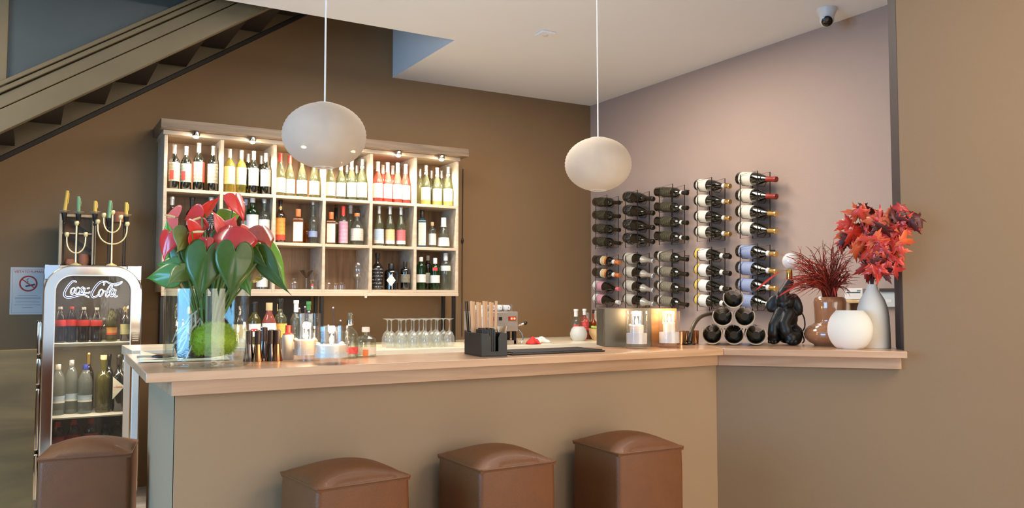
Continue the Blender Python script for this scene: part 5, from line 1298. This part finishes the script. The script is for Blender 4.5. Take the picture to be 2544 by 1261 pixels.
# bent lamp arm and copper cups
g0 = onZ(1712, 856, ZB)
gl = thing('gooseneck_lamp', 'dark bent gooseneck lamp arm behind the bottle pyramid', 'lamp', (g0.x, g0.y, ZB + .0005))
GD = depth(g0)
gp = [onD(x, y, GD + dz) - gl.location for x, y, dz in ((1712, 852, 0), (1716, 828, .02), (1726, 803, .08), (1742, 786, .18), (1766, 779, .26), (1795, 778, .28), (1815, 790, .28))]
MB().tube(catmull([tuple(v) for v in gp], 4), .0095, 10).build('arm', pm('olive_metal', (92, 80, 62), .35, metal=.5), gl)
MB().tube([(0, 0, .012), tuple(gp[1])], [.015, .013], 12).build('grip', M_black, gl)
MB().lathe([(0, 0), (.03, 0), (.03, .006), (0, .008)], 18).build('base', M_black, gl)
M_cupc = pm('copper_cup', (206, 156, 112), .22, metal=.9, var=.06)
for i, (px, py) in enumerate(((1694, 857), (1706, 855), (1731, 854))):
    b_ = onZ(px, py, ZB) + Vector((.02, .035, 0)); 
    lathe_thing('copper_cup', 'small copper cup behind the bent lamp arm, %s in the row' % ORD[i], 'cup', (b_.x, b_.y, ZB + .0005), [(0, 0), (.018, 0), (.021, .062), (.019, .062), (.016, .004), (0, .004)], M_cupc, part='cup_wall', group='copper cups on the bar')

# ================================================================ wine bottle pyramid
WD = depth(onZ(1826, 858, ZB)) + .0
wk = WD / FPX
HR = 25.5 * wk                                  # ring radius
pc = onZ(1823.5, 857.5, ZB); ax_n = ND
M_ring = pm('pale_bent_plywood', (196, 178, 150), .45, var=.1, scale=20)
holder = thing('bottle_holder', 'pyramid wine holder of six pale open rings on the bar corner', 'bottle holder', (pc.x, pc.y, ZB + .0005))
rz0 = HR + .003
rows = [(-1, 0), (0, 0), (1, 0), (-.5, 1), (.5, 1), (0, 2)]
stp = 2 * HR + .0032
# axis along local Y (into the bar), x along the angled front
MH = Matrix((DD, ND, Vector((0, 0, 1)))).transposed().to_4x4()
holder.matrix_world = Matrix.Translation((pc.x, pc.y, ZB + .0005)) @ MH
for i, (cx_, rw) in enumerate(rows):
    x = cx_ * stp; z = rz0 + rw * stp * .866
    mb = MB(); n = 26; a0, a1 = math.radians(152), math.radians(388)
    vs = []
    for y in (0.0, .20):
        for rr in (HR, HR - .0042):
            for k in range(n + 1):
                a = a0 + (a1 - a0) * k / n; vs.append((x + rr * math.cos(a), y, z + rr * math.sin(a)))
    m_ = n + 1; fs = []
    for k in range(n):
        fs += [(k, k + 1, m_ + k + 1, m_ + k), (2 * m_ + k, 3 * m_ + k, 3 * m_ + k + 1, 2 * m_ + k + 1), (k, 2 * m_ + k, 2 * m_ + k + 1, k + 1), (m_ + k, m_ + k + 1, 3 * m_ + k + 1, 3 * m_ + k)]
    fs += [(0, m_, 3 * m_, 2 * m_), (n, 2 * m_ + n, 3 * m_ + n, m_ + n)]
    mb.add(vs, fs).build('ring', M_ring, holder, 50)
    # bottle lying neck-first towards the room
    M = holder.matrix_world @ Matrix.Translation((x, .235, z - HR * .02)) @ Matrix.Rotation(math.pi / 2, 4, 'X')
    bottle('dark wine bottle lying in the pyramid holder, %s' % ('lowest row, %s from the lamp arm' % ORD[i] if rw == 0 else 'middle row, %s from the lamp arm' % ORD[i - 3] if rw == 1 else 'alone on top'), None, .285, HR - .0062, 'burgundy', M_bottle, (M_dkcap, .80, 1.0), (), M=M, group='bottles in the pyramid holder')

# ================================================================ elephant lamp
ec = onZ(1952.5, 857, ZB) + ND * .075
ED = depth(ec); ek = ED / FPX
vdir = Vector((ec.x, ec.y, 0)).normalized(); vr = Vector((vdir.y, -vdir.x, 0))
el = thing('elephant_lamp', 'black seated elephant figurine lamp holding a white globe bulb', 'lamp', (ec.x, ec.y, ZB + .0005))
el.matrix_world = Matrix.Translation((ec.x, ec.y, ZB + .0005)) @ Matrix((vr, vdir, Vector((0, 0, 1)))).transposed().to_4x4()
M_eleph = pm('black_resin', (24, 23, 21), .42, var=.25, scale=24, bump=.5, bscale=60)
bz = (ZE + ray(1964, 648).z * ED * .99) - ZB
bx = (onD(1964, 648, ED) - ec).dot(vr)
e = MB(); RY = lambda a: Matrix.Rotation(a, 3, 'Y'); RXm = lambda a: Matrix.Rotation(a, 3, 'X')
def seg(a, b, r0, r1, k=7):
    for i in range(k + 1):
        t = i / k; e.ball(Vector(a).lerp(Vector(b), t), r0 + (r1 - r0) * t, n=14)
e.ball((.012, .006, .060), .060, .052, .058, 18)          # haunches
e.ball((.012, -.002, .125), .050, .046, .062, 18)          # chest
seg((.045, -.050, .032), (.030, -.075, .030), .034, .032, 3)   # near hind foot
seg((-.046, -.030, .030), (-.052, -.048, .028), .029, .027, 3) # other hind foot
e.ball((.044, -.01, .05), .042, .048, .044, 14)            # thigh
seg((-.020, -.035, .150), (-.050, -.058, .090), .028, .024)   # front leg
seg((-.050, -.058, .090), (-.052, -.060, .052), .024, .026, 4)
seg((.020, -.045, .150), (-.002, -.070, .100), .029, .025)    # other front leg
seg((-.002, -.070, .100), (.008, -.080, .065), .025, .028, 4)
e.ball((.004, -.012, .205), .046, .046, .044, 18)          # head
e.ball((-.002, -.040, .190), .026, .024, .024, 12)         # mouth
e.ball((.056, -.004, .190), .026, .022, .056, 16, RY(-.30))     # ear
e.ball((.062, .004, .165), .014, .026, .026, 12)
e.ball((-.050, -.018, .192), .032, .018, .044, 16, RY(.45))    # other ear
e.ball((-.058, -.014, .180), .018, .014, .020, 12)
seg((-.002, -.040, .215), (-.006, -.046, .240), .027, .025, 4)  # raised trunk
seg((-.006, -.046, .240), (bx - .006, -.036, bz - .100), .025, .021, 6)
eb = e.build('figurine_body', M_eleph, el, 180)
rm = eb.modifiers.new('fuse', 'REMESH'); rm.mode = 'VOXEL'; rm.voxel_size = .0042; rm.use_smooth_shade = True
sm_ = eb.modifiers.new('soft', 'SMOOTH'); sm_.factor = .5; sm_.iterations = 3
for sx, sz in ((-.014, .20), (.020, .205)): MB().ball((sx, -.056, sz + .008), .0045, n=8).build('eye', pm('glossy_black', (8, 8, 8), .05, coat=1), el)
for i in range(3):
    MB().ball((.014 + .017 * i, -.106 + .004 * abs(i - 1), .018), .008, .005, .009, 8).build('toenail', M_eleph, el)
    MB().ball((-.070 + .014 * i, -.079 + .003 * abs(i - 1), .014), .007, .004, .008, 8).build('toenail', M_eleph, el)
for s_ in (-1, 1):
    MB().tube([(-.004 + s_ * .020, -.054, .188), (-.004 + s_ * .026, -.074, .184), (-.004 + s_ * .026, -.086, .196)], [.006, .005, .002], 7).build('tusk', M_eleph, el)
MB().lathe([(0, 0), (.013, 0), (.0145, .01), (.0135, .05), (.011, .058), (0, .058)], 18, (bx - .006, -.036, bz - .098)).build('brass_socket', pm('polished_brass', (214, 170, 84), .18, metal=1), el)
MB().ball((bx, -.036, bz), 20.5 * ek, n=24).build('globe_bulb', pm('milky_white_glass', (236, 230, 220), .12, var=.02, coat=.6, trans=.2), el, 180)
seg_ = [(.066, .01, .17), (.088, .02, .13), (.092, .025, .085), (.080, .03, .055), (.088, .03, .02), (.080, .04, .005)]
MB().tube(catmull(seg_, 4), .0033, 7).build('cord', M_black, el)

# ================================================================ vases on the angled worktop
vbr = onZ(2071, 861, ZB) + ND * .105
bk_ = depth(vbr) / FPX
bv = thing('brown_vase', 'glossy caramel brown vase with a wide bulb foot', 'vase', (vbr.x, vbr.y, ZB + .0005))
r1, r2_ = 37 * bk_, 63 * bk_
MB().lathe([(0, 0), (r1 * 1.05, 0), (r1 * 1.1, .006), (r2_ * .80, .014), (r2_ * .96, .032), (r2_, .052), (r2_ * .95, .074), (r2_ * .80, .090), (r1 * 1.12, .098), (r1 * .98, .106), (r1, .120), (r1 * 1.02, .17), (r1 * 1.05, .200), (r1 * .98, .218), (r1 * .85, .226), (r1 * .78, .222), (r1 * .80, .20), (r1 * .8, .12), (0, .11)], 36).build('ceramic_body', pm('caramel_glaze', (172, 116, 78), .12, var=.08, scale=5, coat=.9), bv, 60)
M_chalk = pm('matt_chalk_ceramic', (232, 222, 206), .75, var=.03, scale=6, bump=.15, bscale=40)
vr_ = onZ(2118, 868, ZB) + ND * .062
rk = depth(vr_) / FPX; rr_ = 53 * rk; rh = 95 * rk
rv = thing('round_vase', 'matt white disc-shaped vase with flat top and foot', 'vase', (vr_.x, vr_.y, ZB + .0005), math.atan2(vr_.y, vr_.x) - math.pi / 2)
pr = [(0, 0), (rr_ * .57, 0)]
for i in range(1, 16):
    z = rh * i / 16; t = (z - rh * .50) / (rh * .5)
    pr.append((rr_ * math.sqrt(max(0, 1 - abs(t) ** 2 * (.66))), z))
pr += [(rr_ * .60, rh), (rr_ * .55, rh), (rr_ * .5, rh * .9), (0, rh * .85)]
MB().lathe(pr, 40, sy=.62).build('ceramic_body', M_chalk, rv, 50)
vt = onZ(2178, 866, ZB) + ND * .085
tk_ = depth(vt) / FPX; th = 157 * tk_
tv = thing('tall_vase', 'tall matt white bottle vase with narrow neck beside the wall', 'vase', (vt.x, vt.y, ZB + .0005))
rb = 40.5 * tk_
MB().lathe([(0, 0), (rb * .98, 0), (rb, .006), (rb * .985, th * .25), (rb * .95, th * .48), (rb * .88, th * .62), (rb * .72, th * .75), (rb * .50, th * .85), (rb * .34, th * .92), (rb * .30, th * .975), (rb * .32, th), (rb * .24, th), (rb * .24, th * .9), (0, th * .85)], 36).build('ceramic_body', M_chalk, tv, 60)
# dried red grass
gb = Vector((vbr.x, vbr.y, ZB + .21)); GDp = depth(gb)
gr = thing('dried_grass_bouquet', 'wispy dark red dried grass bouquet in the caramel vase', 'dried grass', gb)
r3 = random.Random(5)
def gmesh(n, r0, sd):
    mb = MB(); rg = random.Random(sd)
    for i in range(n):
        px = rg.uniform(1945, 2128); py = (rg.uniform(598, 690) + abs(px - 2040) * .12) if rg.random() < .7 else rg.uniform(670, 725)
        px = max(1915, min(2150, px)); sp_ = min(1, abs(px - 2065) / 130)
        tip = onD(px, py + 18 * sp_, GDp + (rg.uniform(-.20, -.12) if px > 2075 else rg.uniform(-.09, .06) if px > 2025 else rg.uniform(-.24, -.15))) - gb
        b0 = Vector((rg.uniform(-.025, .025), rg.uniform(-.025, .025), -.05))
        m1 = Vector((b0.x * .9 + tip.x * .10, b0.y * .9 + tip.y * .10, .045)); m2 = Vector((tip.x * .6 + rg.uniform(-.02, .02), tip.y * .6 + rg.uniform(-.02, .02), max(.06, tip.z * .75 + .025)))
        e_ = tip + Vector((rg.uniform(-.02, .02), rg.uniform(-.02, .02), rg.uniform(-.02, .015)))
        mb.tube(catmull([tuple(b0), tuple(m1), tuple(m2), tuple(e_)], 3), [r0 * k for k in (1, 1, 1, 1, .95, .9, .8, .65, .5, .25)], 4)
        if rg.random() < .55:
            a = m2.lerp(e_, rg.uniform(.0, .5)); b = a + Vector((rg.uniform(-.05, .05), rg.uniform(-.05, .05), rg.uniform(-.005, .06)))
            mb.tube([a, a.lerp(b, .5) + Vector((0, 0, .006)), b], [r0 * .7, r0 * .6, r0 * .25], 4)
    return mb
o = gmesh(150, .0021, 1).build('grass_stems', pm('dark_red_grass', (126, 46, 34), .6, var=.3, scale=30), gr, 80); o['kind'] = 'stuff'
o = gmesh(70, .0019, 2).build('grass_stems', pm('bright_red_grass', (190, 62, 44), .55, var=.25, scale=30), gr, 80); o['kind'] = 'stuff'
M_gleaf = pm('scarlet_grass_leaf', (206, 54, 36), .5, var=.2)
for px, py, an_, ln in ((2070, 706, 100, 60), (2084, 706, 72, 52), (2022, 705, 165, 40), (1990, 700, 195, 60), (2040, 660, 120, 34), (1960, 718, 205, 60), (2100, 690, 55, 40), (1905, 696, 215, 70)):
    c = onD(px, py, GDp - .05) - gb; L_ = ln * bk_; a = math.radians(an_)
    fwv = (gb - EYE).normalized(); rt_ = fwv.cross(Vector((0, 0, 1))).normalized(); u_ = rt_.cross(fwv)
    dv = rt_ * math.cos(a) + u_ * math.sin(a); sdv = dv.cross(fwv)
    p0 = c - dv * L_ / 2
    def bl_(u, v): 
        w_ = .0045 * math.sin(math.pi * min(1, .08 + .92 * v)) ** .7
        return tuple(p0 + dv * (L_ * v) + sdv * ((u - .5) * 2 * w_) + Vector((0, 0, -.012 * v * v)) - fwv * (.004 * abs(u - .5)))
    MB().grid(bl_, 2, 8).build('blade', M_gleaf, gr, 180)
# maple bouquet
mbz = Vector((vt.x, vt.y, ZB + th * .95)); MD = depth(mbz)
mp_ = thing('maple_leaf_bouquet', 'bouquet of crimson autumn maple leaves in the tall white vase', 'leaf bouquet', mbz)
def maple(m, seed):
    rg = random.Random(seed); pts = []
    lobes = [(-128, .42), (-66, .78), (0, 1.0), (66, .78), (128, .42)]
    for i, (a, l) in enumerate(lobes):
        a_ = math.radians(a - 90); l *= rg.uniform(.88, 1.1)
        for da, f in ((-20, .50), (-15, .66), (-8, .64), (0, 1.0), (8, .66), (15, .68), (20, .52)):
            pts.append((l * f * math.cos(a_ + math.radians(da)), l * f * math.sin(a_ + math.radians(da))))
        if i < 4:
            mid = math.radians((a + lobes[i + 1][0]) / 2 - 90); rr2 = .30
            pts.append((rr2 * math.cos(mid), rr2 * math.sin(mid)))
    pts.append((.0, .07))
    vs = [(0, 0, .05)] ; cz = rg.uniform(.1, .35); ph = rg.uniform(0, 6)
    for x, y in pts: vs.append((x * .9, y * .9, .05 + cz * .6 * (.25 * math.sin(3 * math.atan2(y, x) + ph)) - cz * (x * x + y * y) * .6))
    n = len(pts)
    return MB().add(vs, [(0, i + 1, (i + 1) % n + 1) for i in range(n)]).mesh('maple_leaf', m, 180)
MLm = [pm('scarlet_maple', (214, 60, 40), .4, var=.25, scale=3, coat=.25), pm('crimson_maple', (172, 38, 34), .4, var=.3, scale=3, coat=.25), pm('orange_maple', (220, 96, 52), .42, var=.25, scale=3, coat=.2), pm('dark_maple', (84, 24, 22), .45, var=.3, scale=3)]
meshes = [[maple(m, 10 * i + j) for j in range(3)] for i, m in enumerate(MLm)]
r4 = random.Random(21)
def mleaf(px, py, dd, size, ang_, tx, ty, mi):
    if px < 2135: dd = max(dd, 0) + .03
    if px > 2176:                      # keep clear of the angled wall
        rw_ = ray(px, py); dd = min(dd, (JB.x + JB.y) / (rw_.x + rw_.y) - .10 - MD)
    o, root, tip, nrm, L_ = place_leaf('maple_leaf', px, py, MD + dd, size, ang_, tx, ty, meshes[mi][r4.randrange(3)], mbz, mp_)
    a = root - mbz
    return a
fixed = [(2112, 527, 0, 46, 170, 20, 20, 2), (2140, 532, .0, 52, 185, -45, 0, 2), (2186, 530, .0, 46, 85, 10, 30, 1), (2093, 553, .02, 40, 175, 10, 20, 0), (2093, 600, .02, 46, 215, 20, 10, 3), (2235, 535, .0, 52, 30, -40, 0, 3), (2262, 560, -.02, 56, 330, 20, 10, 0), (2255, 600, .0, 56, 350, -40, 10, 2), (2238, 640, .0, 50, 285, 15, 20, 2), (2235, 668, .0, 44, 0, -40, 0, 1), (2180, 570, -.08, 74, 250, 15, 10, 2), (2160, 672, -.06, 60, 205, 20, 10, 0), (2180, 684, -.04, 50, 260, 10, 20, 0), (2155, 684, .03, 50, 260, 10, 0, 3), (2205, 690, .0, 50, 300, 20, 0, 3), (2225, 572, -.05, 62, 250, 20, 0, 0), (2130, 590, -.06, 64, 230, 20, 20, 0), (2170, 615, -.08, 66, 260, 30, -20, 0), (2175, 640, -.09, 64, 290, 25, 10, 0)]
ends = [mleaf(*f) for f in fixed]
blobs = [(2150, 580, 46, 44, 26), (2235, 560, 34, 30, 12), (2190, 640, 40, 44, 22), (2172, 674, 24, 14, 6)]
for bx_, by_, rx_, ry_, n_ in blobs:
    for i in range(n_):
        a = r4.uniform(0, 6.28); q_ = math.sqrt(r4.random())
        ends.append(mleaf(bx_ + rx_ * q_ * math.cos(a), by_ + ry_ * q_ * math.sin(a), r4.uniform(-.04, .09), r4.uniform(42, 64), r4.uniform(180, 360), r4.uniform(-30, 45), r4.uniform(-40, 40), r4.choice([0, 0, 0, 1, 1, 2, 3])))
for i in range(0, len(ends), 4):
    a = ends[i]; MB().tube(catmull([(a.x * .03, a.y * .03, -.010), (a.x * .055, a.y * .055, .024), (a.x * .2, a.y * .2, max(.05, a.z * .4)), (a.x * .55, a.y * .55, a.z * .72), tuple(a)], 4), .0018, 5).build('twig', pm('maple_twig', (96, 40, 30), .6), mp_)

# ================================================================ small boxes on the pink wall behind the vases
def wbox(name, label, cat, px0, px1, py0, py1, m, th_=.06):
    a = onX(px0, (py0 + py1) / 2, XP - th_); b = onX(px1, (py0 + py1) / 2, XP - th_); z1 = onX(px0, py0, XP - th_).z; z0 = onX(px0, py1, XP - th_).z
    t = thing(name, label, cat, (XP - th_, b.y, z0)); w2 = a.y - b.y
    MB().box(0, th_, 0, w2, 0, z1 - z0).build('casing', m, t, bevel=.004)
    return t, w2, z1 - z0
t, w2, h2 = wbox('ticket_printer', 'small white device on a wooden shelf behind the vases', 'device', 2098, 2143, 716, 744, M_white)
MB().box(-.002, 0, w2 * .12, w2 * .88, h2 * .60, h2 * .66).build('slot', M_black, t); MB().box(-.0015, 0, w2 * .1, w2 * .3, h2 * .74, h2 * .84).build('display', pm('grey_display', (120, 126, 124), .3), t)
t, w2, h2 = wbox('wall_shelf', 'small oak wall shelf under the white device', 'shelf', 2094, 2150, 745, 752, wood('small_shelf_oak', (206, 166, 110), (228, 194, 142)), .09)
MB().box(.01, .09, w2 * .2, w2 * .26, -.075, -.001).build('bracket', M_shelfback, t); MB().box(.01, .09, w2 * .72, w2 * .78, -.075, -.001).build('bracket', M_shelfback, t)
t, w2, h2 = wbox('wall_panel', 'pale grey switch panel beside the dark wall edge', 'panel', 2188, 2228, 724, 762, pm('pale_grey_panel', (206, 210, 206), .4), .03)
MB().box(-.012, 0, 0, w2, h2, h2 + .02).build('cover_strip', M_jamb, t); MB().box(-.0015, 0, w2 * .3, w2 * .7, h2 * .3, h2 * .5).build('switch', M_white, t)
